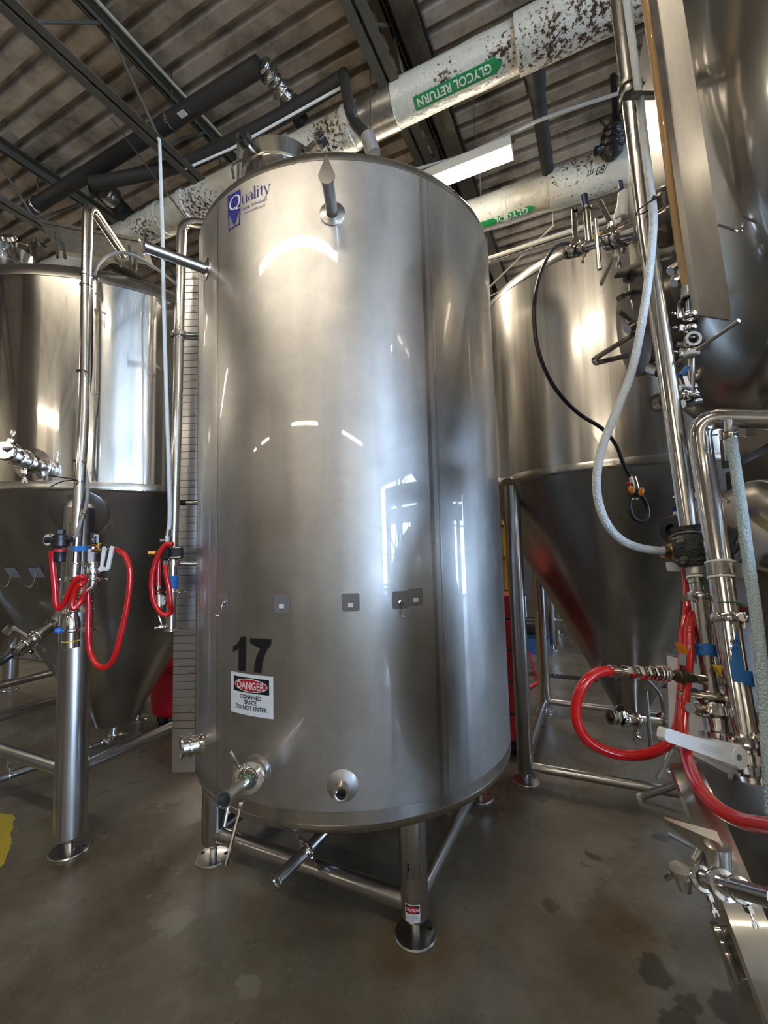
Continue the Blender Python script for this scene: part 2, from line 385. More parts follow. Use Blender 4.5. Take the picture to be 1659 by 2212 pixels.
    w = noise(1.7, 5); r3 = N.new('ShaderNodeMapRange'); r3.inputs['From Min'].default_value = .42; r3.inputs['From Max'].default_value = .62; r3.inputs['To Min'].default_value = .2; r3.inputs['To Max'].default_value = .46
    L.new(w.outputs['Fac'], r3.inputs['Value']); L.new(r3.outputs[0], b.inputs['Roughness'])
    bp = N.new('ShaderNodeBump'); bp.inputs['Strength'].default_value = .25; bp.inputs['Distance'].default_value = .01; L.new(c.outputs['Fac'], bp.inputs['Height']); L.new(bp.outputs[0], b.inputs['Normal'])
    return m
M_FLOOR = floor_mat()
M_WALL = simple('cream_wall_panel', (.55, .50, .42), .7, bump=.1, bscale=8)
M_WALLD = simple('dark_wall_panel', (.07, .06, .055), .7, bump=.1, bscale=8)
M_DAY = simple('daylit_door_glass', (.50, .70, 1.0), .3, emit=DAY)
# ------------------------------------------------------------ the room
U0, U1, V0, V1, ZR = -10.0, 14.0, -8.0, 12.0, 5.0
def slab(name, a, b, c, d, t, mat):
    n = (Vector(b)-Vector(a)).cross(Vector(d)-Vector(a)).normalized()
    return struct(MB().prism([a, b, c, d], n*t).build(name, mat))
slab('floor', G(U0, V0), G(U1, V0), G(U1, V1), G(U0, V1), .1, M_FLOOR)
m = MB(); prof = []; k = 0; vv = V0
while vv < V1:
    prof += [(vv, ZR), (vv+.088, ZR), (vv+.103, ZR+.055), (vv+.14, ZR+.055)]; vv += .155
A = [m.b.verts.new(G(U0, a, z)) for a, z in prof]; B = [m.b.verts.new(G(U1, a, z)) for a, z in prof]
for i in range(len(A)-1): m.b.faces.new((A[i], A[i+1], B[i+1], B[i]))
ceiling = struct(m.build('ceiling', M_DECK, sharp=.3))
slab('wall_left', G(U1, V0), G(U1, V1), G(U1, V1, ZR+.1), G(U1, V0, ZR+.1), .1, M_WALL)
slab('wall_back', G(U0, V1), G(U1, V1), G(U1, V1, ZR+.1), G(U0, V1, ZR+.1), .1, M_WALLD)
slab('wall_front', G(U0, V0), G(U1, V0), G(U1, V0, ZR+.1), G(U0, V0, ZR+.1), .1, M_WALL)
slab('wall_right', G(U0, V0), G(U0, V1), G(U0, V1, ZR+.1), G(U0, V0, ZR+.1), .1, M_WALL)
# glazed roller doors behind the photographer's right shoulder
for i, (v0, v1, z1) in enumerate([(-7.7, -4.6, 3.6), (-4.2, -1.2, 3.6), (4.6, 6.6, 3.0)]):
    d = struct(MB().box(G(U0+.04, (v0+v1)/2, z1/2), UX*.02, VX*((v1-v0)/2), ZX*(z1/2)).build('door_%d' % (i+1), M_DAY))
    f = MB()
    for q in range(4): f.bar(G(U0+.08, v0, z1*q/3+.03), G(U0+.08, v1, z1*q/3+.03), .06, .06)
    for q in range(3): f.bar(G(U0+.08, v0+(v1-v0)*q/2, 0), G(U0+.08, v0+(v1-v0)*q/2, z1), .06, .06, UX)
    f.build('door_frame', M_WALLD, d)
for i, (u0, u1) in enumerate([(1.0, 2.2), (5.2, 6.6)]):
    struct(MB().box(G((u0+u1)/2, V0+.04, 1.6), UX*((u1-u0)/2), VX*.02, ZX*1.0).build('window_%d' % (i+1), M_DAY))
d = struct(MB().box(G(-7.4, V0+.04, 1.8), UX*2.2, VX*.02, ZX*1.8).build('door_4', M_DAY)); f = MB()
for q in range(4): f.bar(G(-9.6, V0+.08, 1.2*q+.03), G(-5.2, V0+.08, 1.2*q+.03), .06, .06)
for q in range(4): f.bar(G(-9.6+4.4*q/3, V0+.08, 0), G(-9.6+4.4*q/3, V0+.08, 3.6), .06, .06, VX)
f.build('door_frame', M_WALLD, d)
# unseen dark columns added behind the camera to reflect as bands in the tanks
for i, u in enumerate((-2.6, .4, 3.4, 6.8, 10.0)):
    c = MB().box(G(u, V0+.35, ZR/2), UX*.3, VX*.15, ZX*(ZR/2)); struct(c.build('added_column_%d' % (i+1), M_WALLD))
for i, (u, v, w) in enumerate(((2.7, -2.6, .45), (4.6, -3.2, .2), (8.2, -1.5, .3))):
    struct(MB().box(G(u, v, ZR/2), UX*w, VX*.12, ZX*(ZR/2)).build('added_column_%d' % (i+7), M_WALLD))
# trench drain in the floor beyond the tanks
t = thing('trench_drain', 'black slotted trench drain across the floor behind the right cone tank', 'drain', G(-1.5, 5.4, 0))
m = MB()
for k in range(90): m.box(G(-3+k*.045, 5.38, .004), UX*.012, VX*.05, ZX*.003)
m.build('grate', M_BLACK, t)
MB().box(G(-1, 5.38, .001), UX*2.05, VX*.075, ZX*.001).build('channel', M_CASE, t)
# ------------------------------------------------------------ roof joists
JL = ['grey open web roof joist above the photographer at right, topmost in the frame', 'grey roof joist passing just right of the numbered tank top',
      'grey roof joist crossing the upper left corner above the left fermenter', 'grey roof joist furthest left, low behind the left fermenter manway', 'grey roof joist at the far left beyond the others']
for j, u in enumerate((-.66, 1.0, 2.66, 4.28, 5.9)):
    t = thing('roof_joist', JL[j], 'joist', G(u, 2, 4.43), 'open web joists under the metal roof')
    for nm, z, s, wl in (('bottom_chord', 4.43, 1, .055), ('top_chord', 4.94, -1, .065)):
        m = MB()
        for q in (-1, 1):
            m.bar(G(u+q*(.012+wl/2), V0, z), G(u+q*(.012+wl/2), V1, z), wl, .006)
            m.bar(G(u+q*.013, V0, z+s*wl/2), G(u+q*.013, V1, z+s*wl/2), .006, wl)
        m.build(nm, M_JOIST, t)
    v = -3.0; up = True
    while v < 11:
        MB().cyl(G(u, v, 4.45 if up else 4.93), G(u, v+.42, 4.93 if up else 4.45), .011, 8).build('web_rod', M_JOIST, t); v += .42; up = not up
    if u in (2.66, 1.0):
        MB().bar(G(u-.09, V0, 4.9), G(u-.09, V1, 4.9), .012, .02).build('conduit', simple('tan_conduit', (.42, .38, .28), .5), t)
# dark main rafter running beside the near joist
tag(MB().bar(G(.86, -2, 4.97), G(.86, 11, 4.97), .1, .06).bar(G(.86, -2, 4.78), G(.86, 11, 4.78), .13, .012).bar(G(.86, -2, 4.87), G(.86, 11, 4.87), .012, .19).build('rafter', M_DARKST), 'dark steel rafter under the roof beside the near joist', 'rafter')
# ------------------------------------------------------------ strip lights
LL = {(1.6, 3.0): 'lit white strip light hanging behind the top right of the numbered tank'}
for (u, v) in [(1.6, 3.0), (1.3, -.6), (7.1, -.55), (-4.1, -.5), (-3.8, -6.3), (1.3, -6.3), (6.8, -6.6), (-4.4, 7.2), (1.6, 7.0), (7.0, 3.2), (7.0, 7.4), (-4.2, 3.3)]:
    ln = 1.25 if (u, v) == (1.6, 3.0) else 1.3
    t = thing('strip_light', LL.get((u, v), 'lit strip light under the roof %s' % ('behind the photographer' if v < 1 else 'further into the brewery')), 'light', G(u, v, 4.2), 'fluorescent strip lights')
    MB().box(G(u, v, 4.245), UX*ln, VX*.07, ZX*.035).build('housing', M_LHOUS, t)
    MB().lathe(G(u-ln+.01, v, 4.20), UX, [(0, 0), (.036, 0), (.036, 2*ln-.02), (0, 2*ln-.02)], 16).build('diffuser', M_LAMP, t)
    m = MB()
    for s in (-.8, .8): m.cyl(G(u+s*ln, v, 4.27), G(u+s*ln, v, 5.0), .004, 6)
    m.build('hanger_wire', M_GAL, t)
# ------------------------------------------------------------ overhead pipes
def pmap(c0, r, ang0, sgn=-1):   # wrap flat text around a pipe that runs along UX; x runs towards +u, y downwards around it
    def f(x, y):
        a = ang0+y/r
        return c0+UX*x+(VX*(-math.cos(a))+ZX*(-math.sin(a)))*r
    return f
def glycol(name_lab, v, z, r, u0, u1, rings, band, txt, tx_u, a0, bw, size):
    t = thing('insulated_pipe', name_lab, 'pipe', G((u0+u1)/2, v, z-r), 'white insulated glycol pipes')
    m = MB(); n = 80; pts = []; rs = []
    for i in range(n+1):
        u = u0+(u1-u0)*i/n; pts.append(G(u, v, z)); rs.append(r*(1+.012*math.sin(u*17)+.01*math.sin(u*41+1)))
    m.tube(pts, rs, 40); m.build('pipe_jacket', M_WRAP, t)
    for u, w, rr in rings: MB().lathe(G(u-w/2, v, z), UX, [(r*.98, 0), (r*rr, .004), (r*rr, w-.004), (r*.98, w)], 40).build('jacket_collar', M_WRAP, t)
    if band:
        b0, b1 = band; R2 = r*1.03; q = MB(); f = pmap(G(0, v, z), R2, a0)
        shape_bm(q, [(b0, -bw/2), (b1, -bw/2), (b1, bw/2), (b0, bw/2)], f, .03)
        shape_bm(q, [(b0-.05, 0), (b0, -bw*.62), (b0, bw*.62)], f, .03)
        lb = q.build('flow_label', M_GREEN, t, 'green label band with white lettering')
        q = MB(); f = pmap(G(0, v, z), R2+.0015, a0)
        text_bm(q, txt, size, lambda x, y: f(tx_u+x, y-size*.36), sx=.95, off=.0015); q.build('lettering', M_LTXT, lb)
    return t
def uv(px, py, z): q = PZ(px, py, z); return q.dot(UX), q.dot(VX)
g1 = glycol('mould spotted white insulated pipe with green GLYCOL RETURN label crossing above the numbered tank', 2.50, 4.4, .125, -2.5, 4.9,
       [(.2, .07, 1.13), (1.35, .05, 1.08), (1.9, .16, 1.10), (2.9, .06, 1.1), (3.25, .1, 1.07), (.95, .3, 1.015)], (.36, .86), 'GLYCOL RETURN', .375, math.radians(66), .075, .062)
MB().tube([G(-2.5, 2.5, 4.4), G(.19, 2.5, 4.4)], .142, 40).build('pipe_jacket', M_WRAP, g1)
MB().lathe(G(1.0, 2.5, 4.4), UX, [(.127, 0), (.131, .003), (.131, .24), (.127, .243)], 40).build('support_sleeve', M_GAL, g1)
u2, v2 = uv(1155, 424, 4.35)
g2 = glycol('lower white insulated pipe with green GLYCOL label passing behind the strip light on the right', v2, 4.35, .135, -3.5, 1.6,
       [(.13, .05, 1.1), (.5, .04, 1.05)], (.31, .75), 'GLYCOL', .32, math.radians(72), .06, .075)
MB().tube([G(-3.5, v2, 4.35), G(.11, v2, 4.35)], .152, 40).build('pipe_jacket', M_WRAP, g2)
q = MB(); text_bm(q, '/80 m', .075, lambda x, y: G(-.27, v2, 4.35)+UX*x+(VX*(-math.cos(.35+y/.154))+ZX*(-math.sin(.35+y/.154)))*.154, sx=.8, shear=.4); q.build('handwriting', M_INK, g2)
t = MB().tube([G(.16, 2.6, 4.42), G(.15, v2-.1, 4.42)], [.05, .045], 20).tube([G(.16, 2.61, 4.42), G(.16, 2.82, 4.42)], [.075, .06], 20).build('branch_pipe', M_INS)
tag(t, 'dark insulated branch pipe joining the two white glycol pipes', 'pipe')
t = thing('foam_covered_pipe', 'dark foam pipe on rod hangers in the upper left, ending in a foil elbow', 'pipe', PZ(300, 295, 4.6))
a, b = PZ(44, 466, 4.62), PZ(560, 142, 4.62)
MB().tube([a, b], .058, 20).build('foam_sleeve', M_INS, t)
el = PZ(566, 138, 4.62); el2 = PZ(627, 222, 4.58)
m = MB(); n = 14
m.tube([el.lerp(el2, k/n) for k in range(n+1)], [.055+.012*math.sin(k*2.3)+.008*math.sin(k*5) for k in range(n+1)], 16); m.build('foil_elbow', M_ALU, t)
MB().cyl(el2+ZX*.0, PZ(655, 268, 4.5), .055, 18).build('drop_sleeve', M_INS, t)
h = PZ(370, 262, 4.62)
MB().tube([h+Vector((0, 0, .4)), h], .005, 8).lathe(h-UX*.012-ZX*0, UX, [(.062, 0), (.066, .002), (.066, .022), (.062, .024)], 24).build('hanger', M_FIT, t)
h = PZ(80, 442, 4.62)
MB().tube([h+Vector((0, 0, .4)), h], .005, 8).lathe(h-UX*.012, UX, [(.062, 0), (.066, .002), (.066, .022), (.062, .024)], 24).build('hanger', M_FIT, t)
MB().box(PZ(394, 230, 4.62)-ZX*.058, UX*.03, VX*.02, ZX*.003).build('tag_sticker', M_PAPER, t)
t = thing('foam_covered_pipe', 'second dark foam insulated pipe sloping down behind the left of the numbered tank top', 'pipe', PZ(480, 320, 4.5))
pts = [PZ(x, y, z) for x, y, z in ((199, 396, 4.46), (245, 389, 4.46), (340, 369, 4.48), (420, 345, 4.5), (500, 307, 4.5), (610, 250, 4.5), (739, 172, 4.5))]
MB().tube(spline(pts, 5), .05, 20).build('foam_sleeve', M_INS, t)
MB().tube([PZ(400, 365, 4.44), PZ(500, 321, 4.44), PZ(742, 186, 4.44)], .009, 10).build('white_conduit', M_WHITE, t)
# dark drop hose from that pipe to the tank top
s0 = PZ(742, 158, 4.5)
pts = [s0, P(747, 190, s0.y*.97), P(756, 235, s0.y*.9), P(768, 268, 2.35), P(795, 300, 2.12), P(803, 322, 2.05)]
t = thing('drop_line', 'dark grey insulated drop line coming down to the numbered tank lid', 'pipe', pts[-1])
MB().tube(spline(pts, 5), .033, 18).build('foam_sleeve', M_INS, t)
MB().tube([pts[-1]+Vector((-.02, 0, .07)), pts[-1]+Vector((.01, 0, -.03))], .036, 18).build('band', M_GREYH, t)
t = MB().tube(spline([PZ(205, 400, 4.6), PZ(240, 430, 4.6), PZ(268, 460, 4.55), PZ(286, 482, 4.45)], 5), .075, 20).build('branch_pipe', M_INS); tag(t, 'black foam covered branch elbow dropping to the left end of the long white pipe', 'pipe')
m = MB(); a, b = PZ(225, 412, 4.5), PZ(250, 432, 4.5)
m.tube([a.lerp(b, k/8) for k in range(9)], [.07+.012*math.sin(k*2.9) for k in range(9)], 14); tag(m.build('foil_wrap', M_ALU), 'crumpled foil wrap on the pipe above the left fermenter', 'wrap')
# black taped valve lump on the lower white pipe
m = MB(); a = PZ(1330, 245, 4.6); b = P(1318, 345, a.y*1.02)
pts = [a.lerp(b, k/12) for k in range(13)]
m.tube(pts, [.03, .03, .035, .05, .075, .06, .085, .07, .09, .075, .08, .06, .03], 14); m.tube([pts[0]+ZX*.3, pts[0]], .022, 10); m.cyl(pts[9], pts[9]+Vector((-.12, 0, -.02)), .03, 10)
m.cyl(pts[5], pts[5]+Vector((-.1, 0, .1)), .008, 8)
tag(m.build('taped_valve', simple('black_tape_wrap', (.015, .014, .014), .3, bump=1.0, bscale=30)), 'lumpy black taped valve hanging at the lower white pipe beside the tall steel pipe', 'valve')
t = MB().tube(spline([PZ(900, 365, 4.3), PZ(1010, 332, 4.3), PZ(1159, 262, 4.3), PZ(1326, 205, 4.3), PZ(1400, 178, 4.3)], 5), .011, 8).build('cable_conduit', M_WEB); tag(t, 'pale grey cable running under the roof above the lit strip light', 'cable')
t = MB().tube([PZ(1000, 350, 4.4), PZ(1110, 305, 4.4), PZ(930, 385, 4.4)][::2]+[PZ(1112, 300, 4.4)], .02, 10).build('cable_conduit', simple('rusty_conduit', (.14, .09, .05), .6)); tag(t, 'brown conduit directly above the lit strip light', 'conduit')
for i, (a, b) in enumerate([(((240, 255), 4.42), ((400, 470), 3.6)), (((800, 150), 4.5), ((800, 302), 3.5))]):
    o = MB().cyl(PZ(*a[0], a[1]), P(*b[0], PZ(*a[0], a[1]).y*.93), .005, 8).build('hanger_rod', M_GAL)
    tag(o, ['thin slanting steel rod in front of the left roof joists', 'thin vertical threaded rod beside the long white pipe'][i], 'rod')
# cables and conduit in the dark behind the right tank
for i, (p0, p1, z, r) in enumerate([((1045, 562), (1345, 462), 4.0, .018), ((1045, 572), (1345, 478), 4.0, .012), ((1052, 625), (1195, 488), 4.1, .008), ((1058, 640), (1340, 500), 4.1, .008)]):
    a, b = PZ(*p0, z), PZ(*p1, z); o = MB().tube([a, b], r, 8).cyl(b, Vector((b.x, b.y, 5.02)), .004, 6).cyl(a, Vector((a.x, a.y, 5.02)), .004, 6).build('cable_run', M_WEB)
    tag(o, ['upper galvanised conduit behind the right cone tank top', 'lower galvanised conduit behind the right cone tank top', 'thin slack cable slanting up behind the right cone tank', 'slack cable lying nearest the top edge of the right cone tank'][i], 'cable', 'cables behind the right tank')
# ------------------------------------------------------------ fittings used on the tanks
def ferrule(m, c, ax, r, ln, lip=1.35, wall=True, n=24):
    ax = Vector(ax).normalized(); c = Vector(c)
    pr = [(r, 0), (r, ln-.008), (r*lip, ln-.005), (r*lip, ln)]
    pr += [(r*.82, ln), (r*.82, ln*.25), (0, ln*.25)] if wall else [(0, ln)]
    m.lathe(c, ax, pr, n); return c+ax*ln
def hollow(c, ax, r, parent):
    MB().lathe(Vector(c)-Vector(ax).normalized()*.012, ax, [(0, 0), (r*.8, 0)], 20).build('bore', M_CASE, parent)
def clampband(m, c, ax, r, w=.014, wing=None, n=24):
    ax = Vector(ax).normalized(); c = Vector(c)
    m.lathe(c-ax*w/2, ax, [(r*.9, 0), (r*1.28, .001), (r*1.36, w*.3), (r*1.36, w*.7), (r*1.28, w-.001), (r*.9, w)], n)
    if wing is not None:
        w_ = Vector(wing); w_ = (w_-ax*w_.dot(ax)).normalized(); s = ax.cross(w_); e = c+w_*r*1.4
        m.box(e+w_*r*.25, w_*r*.35, s*r*.22, ax*w*.6); m.cyl(e-s*r*.35, e+s*r*.35, r*.13, 8)
        m.cyl(e+w_*r*.5, e+w_*r*1.2, r*.1, 8); m.box(e+w_*r*1.35, w_*r*.22, s*r*.14, ax*r*.12)
        m.box(e+w_*r*1.6+s*r*.22, w_*r*.28, s*r*.08, ax*r*.1); m.box(e+w_*r*1.6-s*r*.22, w_*r*.28, s*r*.08, ax*r*.1)
def vbody(m, c, ax, r, w=.03, n=24):
    ax = Vector(ax).normalized(); c = Vector(c)
    m.lathe(c-ax*w/2, ax, [(r, 0), (r*1.45, .001), (r*1.5, w*.25), (r*1.5, w*.45), (r*1.4, w*.5), (r*1.5, w*.55), (r*1.5, w*.8), (r*1.45, w-.001), (r, w)], n)
    X, Y = perp(ax)
    for s in (-1, 1): m.cyl(c+X*r*1.5*s-ax*w*.7, c+X*r*1.5*s+ax*w*.7, r*.16, 8)
def lever(c, d, ln, w, th, side, bend=0.0, mat=None, parent=None, name='handle', lab=None):
    d = Vector(d).normalized(); side = Vector(side); side = (side-d*side.dot(d)).normalized(); up = d.cross(side); c = Vector(c); m = MB()
    a = c+d*ln*.25; b = c+d*ln*.32+up*bend; e = c+d*ln+up*bend*2.2
    for p, q, w0, w1 in ((c, a, w*.8, w*.8), (a, b, w*.8, w), (b, e, w, w*1.1)):
        m.hexa([p-side*w0/2-up*th/2, q-side*w1/2-up*th/2, q+side*w1/2-up*th/2, p+side*w0/2-up*th/2, p-side*w0/2+up*th/2, q-side*w1/2+up*th/2, q+side*w1/2+up*th/2, p+side*w0/2+up*th/2])
    m.lathe(e-up*th/2, up, [(0, 0), (w*.55, 0), (w*.55, th), (0, th)], 14); m.lathe(c-up*th, up, [(0, 0), (w*.8, 0), (w*.8, th*2), (0, th*2)], 14)
    return m.build(name, mat or M_FIT, parent, lab)
def gauge(c, ax, r, parent, bezel=M_FIT, label=None):
    ax = Vector(ax).normalized(); c = Vector(c)
    g = MB().lathe(c-ax*r*.5, ax, [(0, 0), (r*.95, 0), (r, r*.1), (r, r*.55), (r*.86, r*.6), (r*.86, r*.5), (0, r*.5)], 24).build('dial_gauge', bezel, parent, label)
    MB().lathe(c-ax*r*.5, ax, [(0, r*.52), (r*.85, r*.52)], 24).build('dial_face', M_GFACE, g)
    X, Y = perp(ax); MB().bar(c+ax*r*.06, c+ax*r*.06+(X+Y)*r*.5, r*.08, r*.04, ax).build('needle', M_INK, g)
    return g
def ballvalve(c, ax, r, ln, hd, parent, hmat, bmat=None, hl=.06):
    ax = Vector(ax).normalized(); c = Vector(c); hd = Vector(hd).normalized()
    v = MB().lathe(c-ax*ln/2, ax, [(0, 0), (r*.75, 0), (r*.75, ln*.2), (r, ln*.22), (r, ln*.38), (r*1.1, ln*.42), (r*1.1, ln*.58), (r, ln*.62), (r, ln*.78), (r*.75, ln*.8), (r*.75, ln), (0, ln)], 12).cyl(c, c+hd*r*1.9, r*.4, 10).build('ball_valve', bmat or M_FIT, parent)
    s = hd.cross(ax).normalized(); e = c+hd*r*1.9
    d = (hd*.45-ax*.9).normalized()
    MB().bar(e, e+hd*hl*.5-ax*.004, r*1.1, .003, s.cross(hd)).build('valve_stem', M_FIT, v)
    q = e+hd*hl*.45; MB().hexa([q+s*r*.6+ax*.003, q-s*r*.6+ax*.003, q-s*r*.6-ax*.006, q+s*r*.6-ax*.006, q+hd*hl*.35+s*r*.6+ax*.012, q+hd*hl*.35-s*r*.6+ax*.012, q+hd*hl*.35-s*r*.6-ax*.0, q+hd*hl*.35+s*r*.6-ax*.0]).build('handle_sleeve', hmat, v)
    return v
def foot(parent, x, y, legr, z0, fr, holes=True):
    lg = parent
    MB().cyl((x, y, .012), (x, y, z0+.03), legr*.32, 14).build('foot_stem', M_FIT, lg)
    pl = MB().lathe((x, y, 0), ZX, [(0, .001), (fr, .001), (fr, .007), (fr*.95, .012), (fr*.4, .016), (0, .016)], 40)
    pl.build('foot_plate', M_LEG, lg)
    if holes:
        m = MB()
        for a in (10, 165):
            c = Vector((x+fr*.72*math.cos(math.radians(a)), y+fr*.72*math.sin(math.radians(a)), .013)); m.lathe(c, ZX, [(0, .003), (fr*.1, .003), (fr*.1, .0)], 12)
        m.build('bolt_hole', M_CASE, lg)
def leg(x, y, z0, z1, r, fr, parent):
    l = MB().lathe((x, y, 0), ZX, [(0, z0), (r*.9, z0), (r, z0+.01), (r, z1), (0, z1)], 32).build('leg', M_LEG, parent)
    foot(l, x, y, r, z0, fr); return l
# ------------------------------------------------------------ the numbered tank
C17, R17, ZB, ZT = Vector((-.1813, 2.5076, 0)), .8155, .491, 3.089
T = thing('brewery_tank', 'tall brushed steel cylinder tank numbered 17 with a DANGER sign and blue logo', 'tank', C17)
MB().lathe(C17, ZX, [(R17, ZB), (R17, ZT)], 160).build('shell', M_TANK, T)
MB().lathe(C17, ZX, [(R17-.001, ZT-.002), (R17+.0015, ZT), (R17+.0015, ZT+.012), (R17-.004, ZT+.032), (R17-.018, ZT+.052), (R17-.05, ZT+.07), (R17-.2, ZT+.115), (R17-.45, ZT+.155), (0, ZT+.19)], 160).build('top_head', M_BAND, T)
MB().lathe(C17, ZX, [(R17+.001, ZB+.042), (R17+.001, ZB+.001), (R17-.002, ZB-.001), (R17-.002, ZB-.004), (R17+.001, ZB-.006), (R17-.002, ZB-.02), (R17-.016, ZB-.042), (R17-.05, ZB-.06), (R17-.3, ZB-.1), (0, ZB-.13)], 160).build('bottom_head', M_BAND, T)
def cp(th, z, off=0.0, C=C17, R=R17): a = math.radians(th); return Vector((C[0]+(R+off)*math.cos(a), C[1]+(R+off)*math.sin(a), z))
def rad(th): a = math.radians(th); return Vector((math.cos(a), math.sin(a), 0))
def cmap(th0, z0, off=.0015): return lambda x, y: cp(th0+math.degrees(x/R17), z0+y, off)
for th, w in ((-59.7, .004), (-131.5, .003)):
    m = MB(); shape_bm(m, [(-w, ZB+.04), (w, ZB+.04), (w, ZT), (-w, ZT)], cmap(th, 0, .0012), .5); m.build('weld_seam', simple('bright_weld_line', (.7, .68, .66), .3, metal=1), T)
m = MB(); shape_bm(m, [(-.022, ZB+.04), (-.004, ZB+.04), (-.004, ZT), (-.022, ZT)], cmap(-61.5, 0, .0008), .5); m.build('seam_strip', M_BAND, T)  # narrow, slightly darker strip beside the weld seam
# lug tubes near the top
for th, z, ln in ((-89.75, 2.854, .19), (-140.5, 2.83, .27)):
    a = cp(th, z, -.01); n = rad(th); m = MB()
    m.lathe(a, n, [(.052, .0), (.052, .014), (.048, .016), (.026, .02), (.0235, .03), (.0235, ln), (0, ln)], 28); o = m.build('lug_tube', M_LEG, T)
    X = ZX.cross(n); e = a+n*ln; pts = [e+X*(.031*math.cos(q))+ZX*(.031*math.sin(q)) for q in [math.radians(k) for k in range(150, 391, 16)]]+[e+ZX*.085]
    MB().prism(pts, n*.005).build('lug_plate', M_FIT, o)
# manway
mc = Vector((-.46, 2.03, 3.215)); m = MB()
m.lathe(mc, ZX, [(.22, -.08), (.20, -.02), (.186, .0), (.182, .01), (.182, .062), (.19, .066), (.19, .078), (.184, .082), (.184, .15), (0, .165)], 48); mw = m.build('manway', M_POL, T)
for i, (kx, ky, hx, hy) in enumerate(((533, 309, 560, 345), (688, 307, 672, 322))):
    k = P(kx, ky, 1.83 if i == 0 else 1.9); h = P(hx, hy, 1.9); m = MB(); ax = (k-h).normalized(); X, Y = perp(ax); st = []
    for q in range(28): st.append((.033 if (q//2) % 2 else .026, 2*PI*q/28))
    m.prism([k+X*r*math.cos(a)+Y*r*math.sin(a) for r, a in st], ax*.03); m.cyl(k+ax*.03, k+ax*.036, .012, 12)
    o = m.build('star_knob', M_BLACK, mw); MB().cyl(h, k, .009, 10).box(h, X*.014, Y*.014, ax*.03).build('swing_bolt', M_FIT, mw)
MB().tube(fillet([P(505, 385, 1.98), P(500, 358, 1.98), P(600, 302, 1.86), P(615, 342, 1.86)], .02), .006, 8).build('lifting_handle', M_FIT, mw)
MB().box(P(520, 352, 2.3), UX*.01, VX*.02, ZX*.16).build('hinge_plate', M_GAL, mw)
# decals
m = MB(); mp = lambda px, py, off=.002: PC(px, py, C17, R17, off)
def pxpoly(m, pts, off=.002):
    qs = [mp(x, y, off) for x, y in pts]; m.poly(qs)
d = MB(); pxpoly(d, [(493, 424.5), (520, 409.3), (519, 447), (518, 452), (506, 488), (497, 466), (493, 468)])
for a, b in (((493, 424), (495.3, 503)), ((519, 450), (517.3, 487)), ((495.5, 497), (517.5, 483.5))):
    A, B = mp(*a), mp(*b); d.bar(A, B, .004, .001, rad(-122))
logo = d.build('logo_decal', M_NAVY, T, 'navy blue and white logo reading Quality Tank Solutions')
def stroke(m, pts, ws, mpf):
    n = len(pts); L_, R2 = [], []
    for i in range(n):
        x0, y0 = pts[max(i-1, 0)]; x1, y1 = pts[min(i+1, n-1)]; dx, dy = x1-x0, y1-y0; l = math.hypot(dx, dy) or 1
        w = (ws[i] if isinstance(ws, (list, tuple)) else ws)/2; L_.append((pts[i][0]-dy/l*w, pts[i][1]+dx/l*w)); R2.append((pts[i][0]+dy/l*w, pts[i][1]-dx/l*w))
    for i in range(n-1): m.poly([mpf(*L_[i]), mpf(*L_[i+1]), mpf(*R2[i+1]), mpf(*R2[i])])
def arc(cx, cy, rx, ry, a0, a1, n=12): return [(cx+rx*math.cos(math.radians(a0+(a1-a0)*k/n)), cy+ry*math.sin(math.radians(a0+(a1-a0)*k/n))) for k in range(n+1)]
tk, th_ = .175, .07
GL = {'u': [([(.12, .95), (.12, .3)], tk), (arc(.36, .3, .24, .28, 180, 300), [.13, .12, .1, .09, .08, .08, .07, .07, .06, .06, .05, .05, .05]), ([(.66, .95), (.66, .03)], tk), ([(0, .96), (.16, .96)], th_), ([(.54, .96), (.7, .96)], th_), ([(.6, .03), (.8, .03)], th_)],
      'a': [(arc(.34, .68, .22, .28, 160, 0), [.1, .07, .05, .05, .05, .06, .07, .08, .09, .1, .12, .13, .13]), ([(.56, .7), (.56, .05)], tk), (arc(.3, .26, .22, .24, 60, 330, 14), [.04, .06, .08, .1, .12, .13, .12, .1, .08, .07, .06, .05, .05, .04, .04]), ([(.52, .03), (.72, .08)], .05)],
      'l': [([(.14, 1.5), (.14, .03)], tk), ([(.0, 1.46), (.15, 1.5)], th_), ([(0, .025), (.29, .025)], th_)],
      'i': [([(.14, .97), (.14, .03)], tk), ([(.0, .92), (.15, .97)], th_), ([(0, .025), (.29, .025)], th_), ([(.075, 1.28), (.215, 1.28)], .14)],
      't': [([(.2, 1.2), (.2, .25)], tk), (arc(.36, .24, .16, .22, 180, 290), [.13, .12, .1, .09, .08, .07, .06, .06, .05, .05, .04, .04, .04]), ([(.02, .93), (.46, .93)], .06)],
      'y': [([(.08, .95), (.38, .05)], tk), ([(.68, .95), (.38, .05), (.24, -.35), (.06, -.42)], [.05, .06, .07, .1]), ([(-.04, .96), (.24, .96)], th_), ([(.54, .96), (.82, .96)], th_)]}
adv = {'u': .84, 'a': .75, 'l': .37, 'i': .37, 't': .5, 'y': .8}
m = MB(); x = 0.0; sc = .0365; f = cmap(-119.3, 2.99, .002)
for ch in 'uality':
    for pts, w in GL[ch]: stroke(m, [((x+a)*sc*1.18, b*sc) for a, b in pts], [q*sc for q in w] if isinstance(w, list) else w*sc, f)
    x += adv[ch]
m.build('lettering', M_NAVY, logo)
m = MB(); f = cmap(0, 0, .003); cq = mp(508, 438, .003); thq = math.degrees(math.atan2(cq.y-C17.y, cq.x-C17.x)); f = cmap(thq, cq.z, .003)
stroke(m, arc(0, 0, .031, .030, 0, 360, 28), [.0035+.007*abs(math.cos(2*PI*k/28)) for k in range(29)], f)
